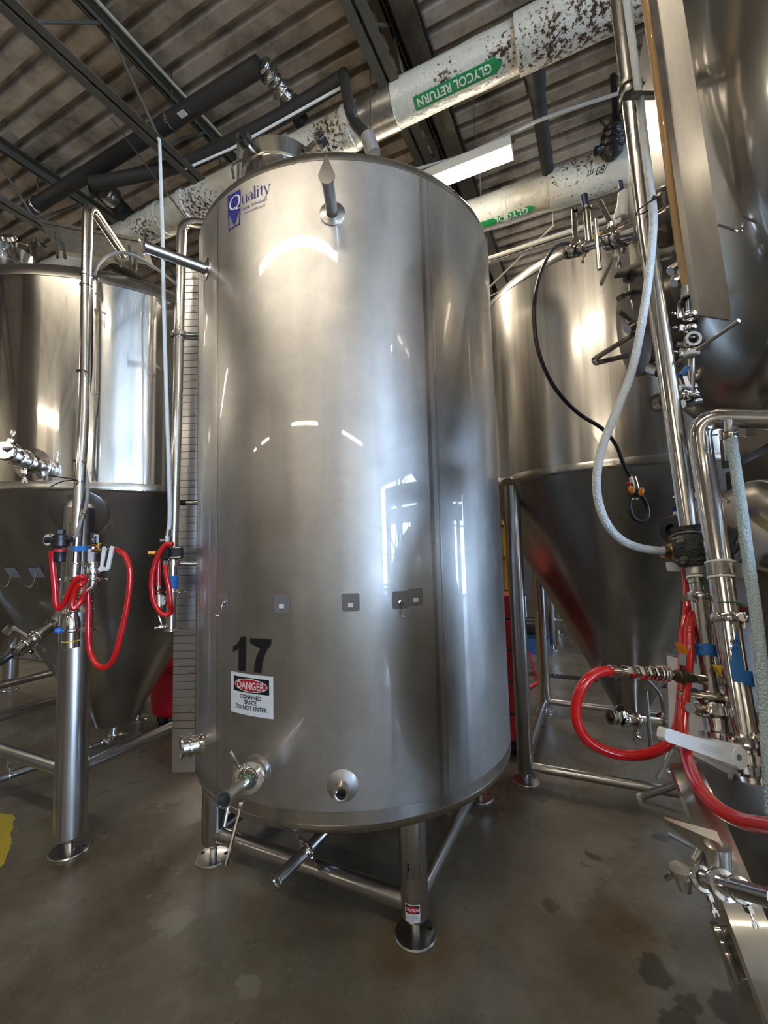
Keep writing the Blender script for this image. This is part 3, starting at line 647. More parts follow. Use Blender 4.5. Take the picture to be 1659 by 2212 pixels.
stroke(m, [(-.004, -.022), (.012, -.034), (.034, -.040)], [.004, .009, .003], f)
m.build('initial_letter', simple('silver_letter', (.6, .6, .58), .4), logo)
m = MB(); text_bm(m, 'Tank Solutions', .021, cmap(-119.2, 2.958, .002), sx=1.1); text_bm(m, 'www.qts4u.com', .0155, cmap(-118.2, 2.937, .002), sx=1.1); m.build('small_lettering', M_NAVY, logo)
m = MB(); g17 = lambda x, y: mp(440+x/3.19, 1200+y/3.19, .003)
D1 = [(206, 625), (206, 662), (226, 650), (246, 634), (243, 790), (286, 797), (291, 560), (262, 558), (248, 588), (228, 612)]
D7 = [(323, 568), (464, 577), (464, 612), (436, 652), (414, 700), (402, 750), (396, 808), (349, 802), (353, 750), (368, 690), (392, 640), (415, 612), (322, 604)]
for D in (D1, D7): shape_bm(m, D, g17, 20)
m.build('number_decal', M_INK, T, 'large black numerals 17')
m = MB(); w, h = .219, .158; shape_bm(m, [(0, 0), (w, 0), (w, h), (0, h)], cmap(-124.0, .854, .0015), .02); sg = m.build('danger_sign', M_SIGN, T, 'white DANGER CONFINED SPACE DO NOT ENTER sign')
def sg_(off): return cmap(-124.0, .854, off)
m = MB(); shape_bm(m, [(.018, .086), (.201, .086), (.201, .144), (.018, .144)], sg_(.0022), .015); m.build('black_panel', M_INK, sg)
m = MB(); shape_bm(m, arc(.11, .115, .084, .0255, 0, 360, 40)[:-1], sg_(.0029), .015); m.build('white_oval', M_SIGN, sg)
m = MB(); shape_bm(m, arc(.11, .115, .080, .0225, 0, 360, 40)[:-1], sg_(.0035), .015); m.build('red_oval', M_SRED, sg)
m = MB(); text_bm(m, 'DANGER', .040, lambda a, b: sg_(.0042)(.11+a, .1005+b), off=.0006, sx=.86, align='CENTER'); m.build('danger_lettering', M_SIGN, sg)
m = MB()
for s, y in (('CONFINED', .062), ('SPACE', .042), ('DO NOT ENTER', .021)): text_bm(m, s, .0225, lambda a, b: sg_(.0025)(.11+a, y+b), off=.0005, sx=.98, align='CENTER')
text_bm(m, '.... ........ ........ ....', .007, lambda a, b: sg_(.0025)(.11+a, .008+b), align='CENTER')
m.build('warning_lettering', M_INK, sg)
# adhesive hook patches
for i, th in enumerate((-127, -105.8, -86.8, -73.2, -68.8)):
    w = .034 if i else .03; m = MB(); o = rad(th); s = .8 if i in (0,) else 1; zz = (1.306, 1.298, 1.299, 1.299, 1.306)[i]
    shape_bm(m, [(-w*s, -w+.006), (-w*s+.006, -w), (w*s-.006, -w), (w*s, -w+.006), (w*s, w-.006), (w*s-.006, w), (-w*s+.006, w), (-w*s, w-.006)], cmap(th, zz-.008, .001), .02)
    h = m.build('adhesive_patch', simple('grey_adhesive_pad', (.16, .155, .16), .35), T)
    c = cp(th, zz-.018, .004)
    if i in (0, 3):
        X = ZX.cross(o); MB().lathe(c-o*.004, o, [(0, .0), (.011, 0), (.011, .006), (0, .008)], 14).tube(spline([c+o*.006, c+o*.012-ZX*.02, c+o*.014-ZX*.045+X*(-.004), c+o*.02-ZX*.055+X*(-.014 if i == 0 else .014), c+o*.022-ZX*.05+X*(-.026 if i == 0 else .024)], 5), .0022, 8).build('hook', M_FIT, h)
    else: MB().box(c, ZX*.008, ZX.cross(o)*.01, o*.002).build('hook_base', M_SIGN, h)
# legs and stretchers
FT = [(.078, 1.822), (-.882, 2.283)]; FT += [(2*C17.x-FT[0][0], 2*C17.y-FT[0][1]), (2*C17.x-FT[1][0], 2*C17.y-FT[1][1])]
legs = [leg(x, y, .075, .455, .054, .082, T) for x, y in FT]
for i in range(4):
    a, b = Vector((*FT[i], .118)), Vector((*FT[(i+1) % 4], .118)); MB().cyl(a+(b-a)*.02, b+(a-b)*.02, .036, 20).build('stretcher', M_LEG, T)
def lmap(c, r, th0, z0, off): return lambda x, y: Vector((c[0]+(r+off)*math.cos(math.radians(th0)+x/r), c[1]+(r+off)*math.sin(math.radians(th0)+x/r), z0+y))
L0 = legs[0]; f = lmap(FT[0], .054, -102, .088, .001); w, h = .058, .062
m = MB(); shape_bm(m, [(-w/2, 0), (w/2, 0), (w/2, h), (-w/2, h)], f, .008); m.build('caution_sticker', M_SIGN, L0, 'white and red CAUTION sticker')
m = MB(); shape_bm(m, [(-w*.46, .03), (w*.46, .03), (w*.46, h*.95), (-w*.46, h*.95)], lmap(FT[0], .054, -102, .088, .0016), .008)
for k in range(3): text_bm(m, ('Read instructions', 'before moving wheeled unit', 'to prevent damage or threads')[k], .0058, lambda a, b: lmap(FT[0], .054, -102, .088, .0016)(a, .021-k*.007+b), align='CENTER')
m.build('sticker_lettering', M_INK, L0)
m = MB(); shape_bm(m, arc(0, .0445, .025, .0125, 0, 360, 28)[:-1], lmap(FT[0], .054, -102, .088, .0022), .008); m.build('sticker_oval', M_SRED, L0)
m = MB(); text_bm(m, 'CAUTION', .0135, lambda a, b: lmap(FT[0], .054, -102, .088, .0028)(a, .0398+b), off=.0004, sx=.8, align='CENTER'); m.build('sticker_heading', M_SIGN, L0)
f = lmap(FT[0], .054, -100, .235, .0008); m = MB()
for k in range(9): m.poly([f(-.02+.0, .004+k*.007), f(.03, .004+k*.007), f(.03, .0055+k*.007), f(-.02, .0055+k*.007)])
for k in range(6): m.poly([f(-.02+k*.01, .004), f(-.0188+k*.01, .004), f(-.0188+k*.01, .06), f(-.02+k*.01, .06)])
m.poly([f(-.018, .045), f(-.005, .045), f(-.0115, .03)]); m.poly([f(-.018, .06), f(-.005, .06), f(-.0115, .048)]); m.build('rating_plate_print', M_INK, L0)
# ports low on the shell
m = MB(); a = cp(-89.85, .627, -.005); MB().lathe(a, rad(-89.85), [(.058, .0), (.058, .006), (.05, .009), (.03, .016), (.0, .02)], 40).build('port_pad', M_TANK, T); m.lathe(a, rad(-89.85), [(.024, .012), (.022, .024), (.022, .055), (.028, .057), (.028, .065), (.024, .065), (.019, .063), (.019, .02), (0, .02)], 28); p = m.build('drain_port', M_FIT, T); hollow(a+rad(-89.85)*.045, rad(-89.85), .021, p)
a = cp(-143, .655, -.01); n = rad(-150); m = MB(); m.lathe(a, n, [(.05, 0), (.044, .02), (.04, .024), (.04, .05), (.05, .052), (.05, .06), (.04, .062), (.04, .085), (.05, .088), (.052, .096), (.044, .096), (.036, .09), (.036, .03), (0, .03)], 28); p = m.build('side_port', M_FIT, T); hollow(a+n*.06, n, .04, p)
# racking valve with long lever
a = cp(-114, .655, -.01); e = P(483, 1728, 1.42); n = (e-a).normalized(); ln = (e-a).length; m = MB()
MB().lathe(a, rad(-114), [(.062, 0), (.062, .009), (.05, .014), (0, .018)], 40).build('port_pad', M_TANK, T)
m.lathe(a, n, [(.036, 0), (.036, .07), (.045, .073), (.045, .082), (.036, .085), (.036, .13), (.03, .14), (.018, .15), (.018, ln-.012), (.025, ln-.01), (.025, ln), (.020, ln), (.016, ln-.01), (.016, ln*.5), (0, ln*.5)], 28)
rv = m.build('racking_tube', M_FIT, T); hollow(e-n*.01, n, .02, rv)
m = MB(); vbody(m, a+n*.115, n, .036, .03); m.build('butterfly_valve', M_FIT, T)
m = MB(); clampband(m, a+n*.078, n, .036, .012); m.build('clamp', M_FIT, T)
c = a+n*.115; lever(P(521, 1664, c.y-.02), P(494, 1616, c.y-.06)-P(521, 1664, c.y-.02), .085, .014, .004, n, .0, M_FIT, T, 'valve_lever')
lever(P(522, 1738, c.y-.03), P(499, 1828, c.y-.08)-P(522, 1738, c.y-.03), .165, .018, .006, n, .0, M_SAT, T, 'valve_lever', 'long pale flat lever')
MB().cyl(P(507, 1655, c.y-.07), P(500, 1715, c.y-.06), .005, 10).cyl(P(494, 1735, c.y-.07), P(484, 1785, c.y-.09), .006, 10).build('stop_rod', M_FIT, T)
for k, d_ in enumerate((.083, .155)): MB().lathe(a+n*d_, n, [(.037 if k == 0 else .02, 0), (.039 if k == 0 else .022, .002), (.037 if k == 0 else .02, .004)], 20).build('zip_tie', M_GRN, T)
# bottom outlet tube under the tank
b0, b1 = Vector((C17.x, C17.y, .33)), PZ(597, 1903, .2); b2 = PZ(690, 1808, .25); b2 = b1+(b2-b1)*1.35
m = MB(); m.tube(fillet([b0, Vector((b0.x, b0.y, .24)), b2, b1], .08), .024, 20); m.lathe(b1, (b1-b2), [(.024, -.01), (.032, -.004), (.032, .003), (.021, .003), (.021, -.05), (0, -.05)], 24); o = m.build('outlet_tube', M_LEG, T); hollow(b1-(b1-b2).normalized()*.006, b1-b2, .023, o)
c = b1+(b2-b1)*.5; m = MB(); clampband(m, c, b1-b2, .027, .022, Vector((.6, -.4, -.6))); clampband(m, c+(b1-b2).normalized()*.0, b1-b2, .03, .012, Vector((-.3, .5, .8))); m.build('clamp', M_FIT, T)
# level scale plate and CIP pipe on the left side of the tank
yS = 2.35; xs0, xs1 = -1.121, -1.003
def zs(py): return P(402, py, yS).z
m = MB(); 
for z0, z1 in ((zs(1668), zs(1092)), (zs(1080), zs(735)), (zs(728), zs(575))): m.hexa([(xs0, yS, z0), (xs1, yS, z0), (xs1, yS+.004, z0), (xs0, yS+.004, z0), (xs0, yS, z1), (xs1, yS, z1), (xs1, yS+.004, z1), (xs0, yS+.004, z1)])
sp = m.build('level_scale_plate', M_STRIP, T, 'long flat steel scale plate with barrel marks')
m = MB(); z5 = zs(1539.6); dz = (zs(603)-z5)/60
for k in range(-2, 67):
    z = z5+k*dz
    if z > zs(578): break
    m.box((xs0+.059, yS-.001, z), (.058, 0, 0), (0, .0008, 0), (0, 0, .0011))
    if k % 5 == 0: text_bm(m, '%d B' % (k+5), .014, lambda a, b: Vector((xs1-.036+a, yS-.0016, z+.003+b)))
m.build('scale_marks', M_INK, sp)
MB().cyl((xs0+.06, yS+.004, zs(1086)), (-.98, yS+.02, zs(1086)), .012, 10).cyl((xs0+.06, yS+.004, zs(731)), (-.96, yS+.0, zs(731)), .012, 10).build('plate_standoff', M_LEG, T)
m = MB(); cpp = fillet([P(447, 483, 2.33), P(393, 479, 2.25), P(383, 900, 2.25), P(369, 1362, 2.25)], .07); m.tube(cpp, .0245, 20); m.lathe(cpp[-1], cpp[-1]-cpp[-2], [(.0245, -.01), (.031, -.006), (.031, 0), (0, 0)], 20); m.build('cip_pipe', M_PIPE, T)
for py in (722, 1216):
    c = P(388 if py < 900 else 374, py, 2.25); MB().lathe(c-ZX*.014, ZX, [(.025, 0), (.033, .001), (.033, .027), (.025, .028)], 20).cyl(c, P(437, py+2, 2.3), .011, 12).box(c+Vector((-.035, 0, 0)), Vector((.01, 0, 0)), Vector((0, .01, 0)), Vector((0, 0, .012))).build('pipe_bracket', M_FIT, T)
m = MB(); c = P(372, 1278, 2.25); clampband(m, c, ZX, .026, .014, Vector((1, -.3, 0))); m.build('clamp', M_FIT, T)
MB().cyl(P(374, 1243, 2.25), P(373, 1271, 2.25), .0255, 20).build('tape_wrap', M_BLUET, T)
# ------------------------------------------------------------ cone bottomed fermenters
def fermenter(label, C, R, zs_, zt, zb, rb, feet, lr, fr, z0, zstr, rstr, shell, dome=.36, holes=True):
    C = Vector((C[0], C[1], 0)); t = thing('conical_fermenter', label, 'tank', C)
    MB().lathe(C, ZX, [(R, zs_), (R, zt)], 144).build('shell', shell, t)
    MB().lathe(C, ZX, [(R+.001, zt-.002), (R+.003, zt), (R+.001, zt+.02), (R-.012, zt+.05), (R-.05, zt+.095), (R-.14, zt+.15), (R*.55, zt+dome*.85), (0, zt+dome)], 144).build('top_head', M_BAND, t)
    MB().lathe(C, ZX, [(R+.002, zs_+.04), (R+.003, zs_+.038), (R+.003, zs_+.004), (R-.002, zs_), (R-.008, zs_-.012), (R-.012, zs_-.015)], 144).build('weld_band', M_BAND, t)
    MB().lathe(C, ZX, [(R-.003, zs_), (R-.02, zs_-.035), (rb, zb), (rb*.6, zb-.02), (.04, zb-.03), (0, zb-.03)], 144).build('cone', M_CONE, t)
    F = []
    for x, y in feet:
        d = (Vector((x, y, 0))-C); dl = d.length; q = max(0, min(1, (dl-rb)/(R-.02-rb))); ztop = zb+(zs_-.035-zb)*q
        l = leg(x, y, z0, ztop+.02, lr, fr, t); F.append(Vector((x, y, zstr)))
        n = (d.normalized()*(zs_-zb)-ZX*(R-rb)).normalized()
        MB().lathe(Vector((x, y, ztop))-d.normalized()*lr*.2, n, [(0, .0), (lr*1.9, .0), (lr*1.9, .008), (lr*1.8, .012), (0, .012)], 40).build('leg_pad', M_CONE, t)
    n = len(F)
    for i in range(n):
        a, b = F[i], F[(i+1) % n]; MB().cyl(a, b, rstr, 18).build('stretcher', M_LEG, t)
    return t
CL = Vector((-1.96, 3.24, 0)); RL = 1.0
def sq(c, h): return [(q.x, q.y) for q in (G(c[0]-h, c[1]-h), G(c[0]+h, c[1]-h), G(c[0]+h, c[1]+h), G(c[0]-h, c[1]+h))]
def guv(C): return (C.dot(UX), C.dot(VX))
FL = fermenter('polished cone bottomed fermenter at the left with a thick leg carrying red hoses', CL, RL, 1.845, 3.0, .31, .135, sq(guv(CL), .66), .074, .092, .075, .385, .034, M_POL)
C3 = G(5.38, 2.14); F3 = fermenter('next fermenter at the far left edge, only its dark cone and a leg showing', C3, 1.0, 1.845, 3.0, .31, .135, sq((5.38, 2.14), .66), .074, .09, .075, .385, .034, M_POL)
CR = Vector((1.70, 3.2, 0)); RR = .93
FR = fermenter('tall cone bottomed fermenter behind the numbered tank on the right with streaked shell', CR, RR, 1.905, 3.17, .325, .11, [(.85, 2.9), (1.38, 4.02), (2.50, 3.50), (1.97, 2.38)], .050, .082, .06, .095, .027, M_SAT, .12)
C5 = G(.02, 7.25); F5 = fermenter('distant fermenter whose legs show between the numbered tank and the right fermenter', C5, .95, 1.9, 3.1, .35, .11, sq((.02, 7.25), .56), .055, .085, .07, .4, .025, M_SAT)
C6 = G(-4.2, 7.25); F6 = fermenter('distant fermenter at far right hidden behind the right fermenter', C6, .95, 1.9, 3.1, .35, .11, sq((-4.2, 7.25), .56), .055, .085, .07, .4, .025, M_SAT)
# -------- left fermenter details
mc = P(8, 560, 2.75); mc = Vector((mc.x, mc.y, 3.30)); m = MB()
m.lathe(mc, ZX, [(.23, -.12), (.19, -.02), (.185, .06), (.195, .065), (.195, .085), (.188, .09), (.188, .16), (0, .175)], 48); mw = m.build('manway', M_POL, FL)
for (kx, ky, hx, hy) in ((20, 518, 34, 556), (84, 530, 92, 553)):
    k = P(kx, ky, 2.55 if kx < 50 else 2.62); h = P(hx, hy, 2.62); ax = (k-h).normalized(); X, Y = perp(ax)
    st = [(.042 if (q//2) % 2 else .033, 2*PI*q/28) for q in range(28)]
    o = MB().prism([k+X*r*math.cos(a)+Y*r*math.sin(a) for r, a in st], ax*.022).build('star_knob', M_FIT, mw)
    MB().cyl(h, k, .01, 10).box(h+ax*.02, X*.013, Y*.02, ax*.035).build('swing_bolt', M_FIT, mw)
MB().tube(fillet([P(34, 545, 2.7), P(36, 523, 2.7), P(64, 530, 2.7), P(68, 552, 2.7)], .02), .006, 8).build('lifting_handle', M_FIT, mw)
pn = [P(84, 478, 2.8), P(302, 520, 2.8), P(317, 571, 2.8), P(122, 540, 2.8)]
m = MB(); m.prism(pn, Vector((.02, .06, 0))); m.bar(pn[0], pn[1], .022, .022); m.build('guard_panel', M_GAL, FL, 'flat grey sheet standing above the tank top')
m = MB()
for (a, b) in (((118, 502), (124, 556)), ((136, 525), (141, 558)), ((279, 532), (285, 582)), ((292, 560), (294, 585)), ((250, 560), (262, 575))): m.cyl(P(*a, 2.76), P(*b, 2.7), .009, 8)
m.build('support_post', M_GAL, FL)
pz = PZ(232, 498, P(191, 437, 2.15).z)
cl = fillet([pz+(pz-P(191, 437, 2.15))*1.0, P(190, 436, 2.15), P(181, 900, 2.15), P(169, 1100, 2.13), P(156, 1330, 2.11)], .085, 10)
m = MB(); m.tube(cl, .0245, 22); m.build('cip_pipe', M_PIPE, FL)
m = MB(); m.tube([P(156, 1330, 2.11), P(155, 1345, 2.11), P(154, 1360, 2.11), P(153, 1398, 2.11)], [.026, .036, .036, .036], 24, hollow=.85); m.build('pipe_reducer', M_PIPE, FL)
m = MB()
for (x, y, r) in ((159, 1300, .027), (157, 1318, .029), (155, 1360, .034)): clampband(m, P(x, y, 2.11), ZX, r, .02, Vector((1, .1, 0)))
clampband(m, P(166, 1250, 2.12), ZX, .027, .02, Vector((-1, -.1, 0))); m.build('clamp', M_FIT, FL)
m = MB()
for y in (590, 612): 
    c = P(186, y+5, 2.15); m.lathe(c-ZX*.006, ZX, [(.025, 0), (.03, .002), (.03, .01), (.025, .012)], 16)
m.cyl(P(172, 592, 2.15), P(213, 603, 2.17), .008, 8); m.cyl(P(206, 605, 2.17), P(206, 635, 2.17), .006, 8)
m.build('pipe_bracket', M_FIT, FL)
m = MB()
for x, y in ((179, 803), (172, 996), (170, 1037)):
    c = P(x, y, 2.15); m.lathe(c-ZX*.004, ZX, [(.025, 0), (.029, .001), (.029, .007), (.025, .008)], 16); m.cyl(c+Vector((.02, -.02, 0)), c+Vector((.05, -.04, -.02)), .003, 6)
m.tube(spline([P(168, 1038, 2.1), P(150, 1034, 2.05), P(104, 1027, 2.0)], 4), .003, 6); m.tube(spline([P(165, 1038, 2.1), P(135, 1040, 2.05), P(108, 1052, 2.0)], 4), .003, 6)
m.build('zip_tie', M_BLACK, FL)
MB().tube(spline([P(197, 605, 2.2), P(199, 700, 2.2), P(196, 820, 2.2), P(183, 900, 2.19), P(179, 1000, 2.18)], 5), .006, 8).build('cable', M_BLACK, FL)
# shell mounted sample valve (left edge)
a = PC(70, 1003, CL, RL, -.01); n = Vector((a.x-CL.x, a.y-CL.y, 0)).normalized(); e = P(12, 975, a.y-.25); ax = (e-a).normalized(); m = MB()
m.lathe(a, n, [(.085, 0), (.085, .012), (.05, .018), (.04, .03)], 36); m.lathe(a, ax, [(.038, 0), (.038, .1), (.045, .102), (.045, .115), (.03, .12), (.03, .26), (.04, .262), (.04, .275), (0, .275)], 24)
o = m.build('sample_port', M_FIT, FL); m = MB(); clampband(m, a+ax*.11, ax, .037, .02, Vector((.2, -.2, -1))); clampband(m, a+ax*.25, ax, .032, .018, Vector((.2, 0, 1))); vbody(m, a+ax*.18, ax, .03, .035); m.build('clamp', M_FIT, FL)
MB().tube(spline([P(42, 968, a.y-.2), P(30, 960, a.y-.22), P(5, 962, a.y-.25), P(-15, 962, a.y-.25)], 4), .009, 8).tube(spline([P(42, 972, a.y-.2), P(28, 968, a.y-.25), P(5, 970, a.y-.28)], 4), .008, 8).build('handle', M_FIT, FL)
# cone racking arm at lower left
def coneray(px, py, C, R, zs_, rb, zb):
    d = ray(px, py); prev = None
    for k in range(3000):
        q = CAM+d*(1.5+k*.002); r = math.hypot(q.x-C.x, q.y-C.y)
        if zb < q.z < zs_-.03 and r < rb+(R-.02-rb)*(q.z-zb)/(zs_-.035-zb): return q
    return P(px, py, C.y)
a = coneray(112, 1352, CL, RL, 1.845, .135, .31); e = P(34, 1410, a.y-.2); ax = (e-a).normalized(); Lr = (e-a).length
m = MB(); m.lathe(a-ax*.03, ax, [(.06, 0), (.06, .03), (.032, .04), (.032, .12), (.04, .122), (.04, .135), (.028, .14), (.028, Lr-.02), (.036, Lr-.015), (.036, Lr+.03), (.028, Lr+.03), (.026, Lr-.02), (0, Lr-.02)], 24); m.build('racking_arm', M_PIPE, FL)
m = MB(); clampband(m, a+ax*.1, ax, .033, .02, Vector((0, 0, -1))); vbody(m, a+ax*Lr*.5, ax, .028, .035); clampband(m, a+ax*Lr*.75, ax, .03, .02, Vector((.3, 0, -1))); m.build('clamp', M_FIT, FL)
q = a+ax*Lr*.55; MB().cyl(q, q+Vector((-.1, -.02, .08)), .012, 10).cyl(q+Vector((-.1, -.02, .08)), q+Vector((-.13, -.02, .05)), .028, 14).build('handle', M_FIT, FL)
tag(MB().tube(spline([P(62, 1384, a.y+.0), P(40, 1402, a.y-.05), P(0, 1430, a.y-.1), P(-60, 1470, a.y-.1)], 4), .022, 12).build('black_hose', M_BLACK), 'black hose running off the left edge beside the cone outlet', 'hose')
for x, y in ((28, 1236), (80, 1236)):
    q = coneray(x, y, CL, RL, 1.845, .135, .31); n = Vector((q.x-CL.x, q.y-CL.y, -.5)).normalized(); X, Y = perp(n); q = q+n*.004
    h = MB().box(q, X*.035, Y*.035, n*.001).build('adhesive_patch', simple('grey_adhesive_pad', (.16, .155, .16), .35), FL)
    MB().tube(spline([q+n*.004, q+n*.012-ZX*.03, q+n*.02-ZX*.06-Vector((.01, 0, 0)), q+n*.025-ZX*.065-Vector((.03, 0, 0)), q+n*.03-ZX*.05-Vector((.04, 0, 0))], 4), .003, 8).build('hook', M_FIT, h)
# bottom drain pipe
z = .13; pts = [Vector((CL.x, CL.y, .3)), Vector((CL.x, CL.y-.02, .16)), PZ(232, 1598, z), PZ(122, 1641, z), PZ(25, 1673, z), PZ(-20, 1692, z)]
m = MB(); m.tube(fillet(pts, .08), .024, 18); m.build('drain_pipe', M_LEG, FL)
m = MB(); clampband(m, PZ(20, 1674, z), (pts[4]-pts[3]), .027, .02, ZX); clampband(m, Vector((CL.x, CL.y, .22)), ZX, .03, .02, Vector((1, 0, 0))); m.cyl(PZ(17, 1672, z), PZ(17, 1672, z)+ZX*.1, .007, 8); m.build('clamp', M_FIT, FL)
# valve column on the left leg
YV = 2.1
m = MB(); c0 = P(200, 1262, YV); m.tube(fillet([P(200, 1222, YV), P(200, 1268, YV), P(182, 1284, YV), P(156, 1280, 2.11)], .04), .022, 18); m.build('elbow_branch', M_PIPE, FL)
m = MB(); m.lathe(P(200, 1219, YV), ZX, [(.03, -.01), (.03, .005), (.016, .008), (.016, .045), (.022, .05), (.022, .085), (.012, .09), (0, .09)], 20); m.build('gauge_tee', M_FIT, FL)
m = MB(); clampband(m, P(200, 1216, YV), ZX, .024, .016, Vector((-1, -.2, 0))); vbody(m, P(200, 1234, YV), ZX, .024, .03); clampband(m, P(200, 1251, YV), ZX, .024, .016, Vector((1, -.2, 0))); m.build('clamp', M_FIT, FL)
gauge(P(199, 1166, YV-.02), Vector((-.8, -.55, 0)), .032, FL, M_BLACK)
MB().box(P(208, 1164, YV-.03), Vector((.004, .01, 0)), Vector((0, .002, 0)), ZX*.02).build('gauge_sticker', M_PAPER, FL)
MB().box(P(196, 1199, YV-.02), Vector((.014, 0, 0)), Vector((0, .002, 0)), ZX*.03).build('round_label', M_PAPER, FL)
lever(P(219, 1229, YV-.03), P(226, 1182, YV-.05)-P(219, 1229, YV-.03), .1, .016, .006, Vector((1, 0, 0)), 0, M_WHITE, FL, 'valve_handle', 'white lever')
m = MB(); a_, b_, c_ = P(219, 1228, YV-.03), P(233, 1229, YV-.04), P(243, 1180, YV-.05); m.bar(a_, b_, .012, .016); m.bar(b_, c_, .016, .01, Vector((0, 1, 0))); m.build('valve_handle', M_WHITE, FL, 'bent white lever')
ballvalve(P(213, 1189, YV-.02), Vector((1, 0, .03)), .009, .06, Vector((0, 0, 1)), FL, M_YEL, M_BRASS, .02)
m = MB(); m.tube([P(206, 1190, YV-.02), P(250, 1187, YV-.02)], .006, 10); m.lathe(P(224, 1188, YV-.02), Vector((1, 0, 0)), [(0, 0), (.009, 0), (.009, .014), (.006, .016), (.009, .02), (.009, .034), (0, .034)], 10); m.cyl(P(224, 1188, YV-.03), P(224, 1180, YV-.03), .004, 8); m.build('quick_coupler', M_FIT, FL)
MB().tube(spline([P(199, 1177, YV-.04), P(208, 1178, YV-.04), P(214, 1186, YV-.04)], 4), .002, 6).build('tag_wire', M_ORA, FL)
m = MB(); m.cyl(P(129, 1327, 2.05), P(127, 1354, 2.03), .006, 10); m.cyl(P(129, 1325, 2.05), P(155, 1322, 2.09), .009, 10); sv = m.build('sample_handle', M_FIT, FL); MB().sphere(P(126.5, 1362, 2.03), .018, 16, (1, 1, .75)).build('ball_knob', M_BLUEP, sv, 'blue ball knob')
m = MB(); m.box(P(150, 1292, 2.08), Vector((.03, 0, 0)), Vector((0, .003, 0)), ZX*.012); m.build('pipe_label', M_YEL, FL, 'small yellow label on the pipe')
MB().lathe(P(153, 1385, 2.11), ZX, [(.037, 0), (.039, .002), (.037, .005)], 20).build('yellow_tie', M_YEL, FL)
# pressure regulator on the left leg
t = thing('pressure_regulator', 'black pressure regulator with round dial beside the thick leg of the left fermenter', 'regulator', P(131, 1205, 2.0))
YR = 2.0; c = P(131, 1166, YR)
m = MB(); m.lathe(c, ZX, [(0, -.035), (.028, -.035), (.036, -.028), (.036, .0), (.031, .004), (.031, .02), (.02, .026), (0, .026)], 24); m.lathe(c+ZX*.026, ZX, [(0, 0), (.019, 0), (.019, .018), (0, .018)], 6); m.cyl(c-Vector((.06, .01, 0)), c+Vector((.05, 0, 0)), .014, 14); b = m.build('regulator_body', M_BLACK, t)
MB().lathe(c-ZX*.055, ZX, [(.025, 0), (.025, .012), (.02, .014)], 20).build('red_ring', M_SRED, t); MB().lathe(c-ZX*.1, ZX, [(0, 0), (.021, 0), (.024, .004), (.024, .042), (.026, .046), (0, .046)], 24).build('filter_bowl', M_BLACK, t)
gauge(P(104, 1166, YR-.01), Vector((-.35, -1, 0)), .03, t)
MB().bar(P(145, 1184, YR), P(183, 1184, YR+.05), .012, .016).build('mounting_arm', M_BLACK, t); MB().box(P(172, 1185, YR+.03), Vector((.024, .01, 0)), Vector((0, .009, 0)), ZX*.012).build('tape_wrap', M_BLUET, t)
t = MB().tube(spline([P(147, 1164, YR), P(156, 1163, YR+.02), P(165, 1155, YR+.04), P(176, 1122, YR+.08), P(184, 1100, YR+.1), P(189, 1070, 2.14), P(187, 1030, 2.16), P(180, 995, 2.18), P(181, 960, 2.19)], 6), .0085, 10).build('air_line', M_GREYH)
MB().lathe(P(176, 1122, YR+.08), P(184, 1100, YR+.1)-P(176, 1122, YR+.08), [(0, 0), (.012, 0), (.012, .02), (.009, .024), (.012, .028), (.012, .045), (0, .045)], 10).build('hose_fitting', M_FIT, t)
tag(t, 'grey braided air line from the regulator up the steel pipe', 'hose')
t = MB().tube(spline([P(204, 592, 2.2), P(212, 572, 2.3), P(232, 553, 2.4), P(258, 546, 2.45), P(285, 550, 2.45), P(315, 565, 2.5), P(350, 590, 2.55), P(385, 618, 2.6)], 6), .0095, 10).build('air_line', M_GREYH); tag(t, 'arched grey hose from the left steel pipe over the fermenter shoulder', 'hose')
o = MB().tube(spline([P(112, 1190, YR-.01), P(114, 1220, YR), P(119, 1270, YR), P(121, 1305, YR), P(127, 1314, YR), P(137, 1306, YR), P(152, 1275, YR-.01), P(165, 1252, YR-.02), P(178, 1246, YR-.02), P(184, 1254, YR+.0), P(176, 1262, YR-.03), P(165, 1273, YR-.03), P(156, 1298, YR-.03), P(157, 1313, YR-.03), P(166, 1310, YR-.02), P(178, 1292, YR), P(186, 1273, 2.08), P(189, 1278, 2.09), P(192, 1310, 2.09), P(191, 1360, 2.08), P(194, 1405, 2.08), P(206, 1432, 2.07), P(221, 1442, 2.06), P(236, 1436, 2.06), P(250, 1412, 2.05), P(266, 1350, 2.05), P(276, 1300, 2.05), P(281, 1250, 2.05), P(278, 1218, 2.05), P(267, 1196, 2.06), P(250, 1187, 2.08)], 7), .0125, 12).build('red_hose', M_RED)
tag(o, 'red hose looped over the valves on the left thick leg, hanging in a long loop', 'hose')
# -------- small rack beside the scale plate
t = MB().tube(spline([P(343, 300, 2.6), P(345, 312, 2.55), P(347, 380, 2.45), P(350, 470, 2.35), P(352, 560, 2.2), P(355, 700, 2.2), P(361, 900, 2.2), P(366, 1060, 2.2), P(366, 1130, 2.2), P(362, 1152, 2.2), P(359, 1182, 2.19)], 6), .0095, 10).build('drop_hose', M_HOSE)
m = MB(); c = P(352, 556, 2.2); m.lathe(c-ZX*.006, ZX, [(.01, 0), (.014, .001), (.014, .011), (.01, .012)], 12); m.cyl(c, c+Vector((.012, -.01, -.02)), .004, 8); m.build('hose_clip', M_FIT, t); MB().cyl(P(364, 1143, 2.2), P(362, 1158, 2.2), .012, 10).build('hose_fitting', M_FIT, t)
tag(t, 'milky white hose dropping from the roof joist beside the scale plate', 'hose')
t = thing('pressure_regulator', 'small black regulator with brass knob clamped to the pipe beside the scale plate', 'regulator', P(364, 1200, 2.2))
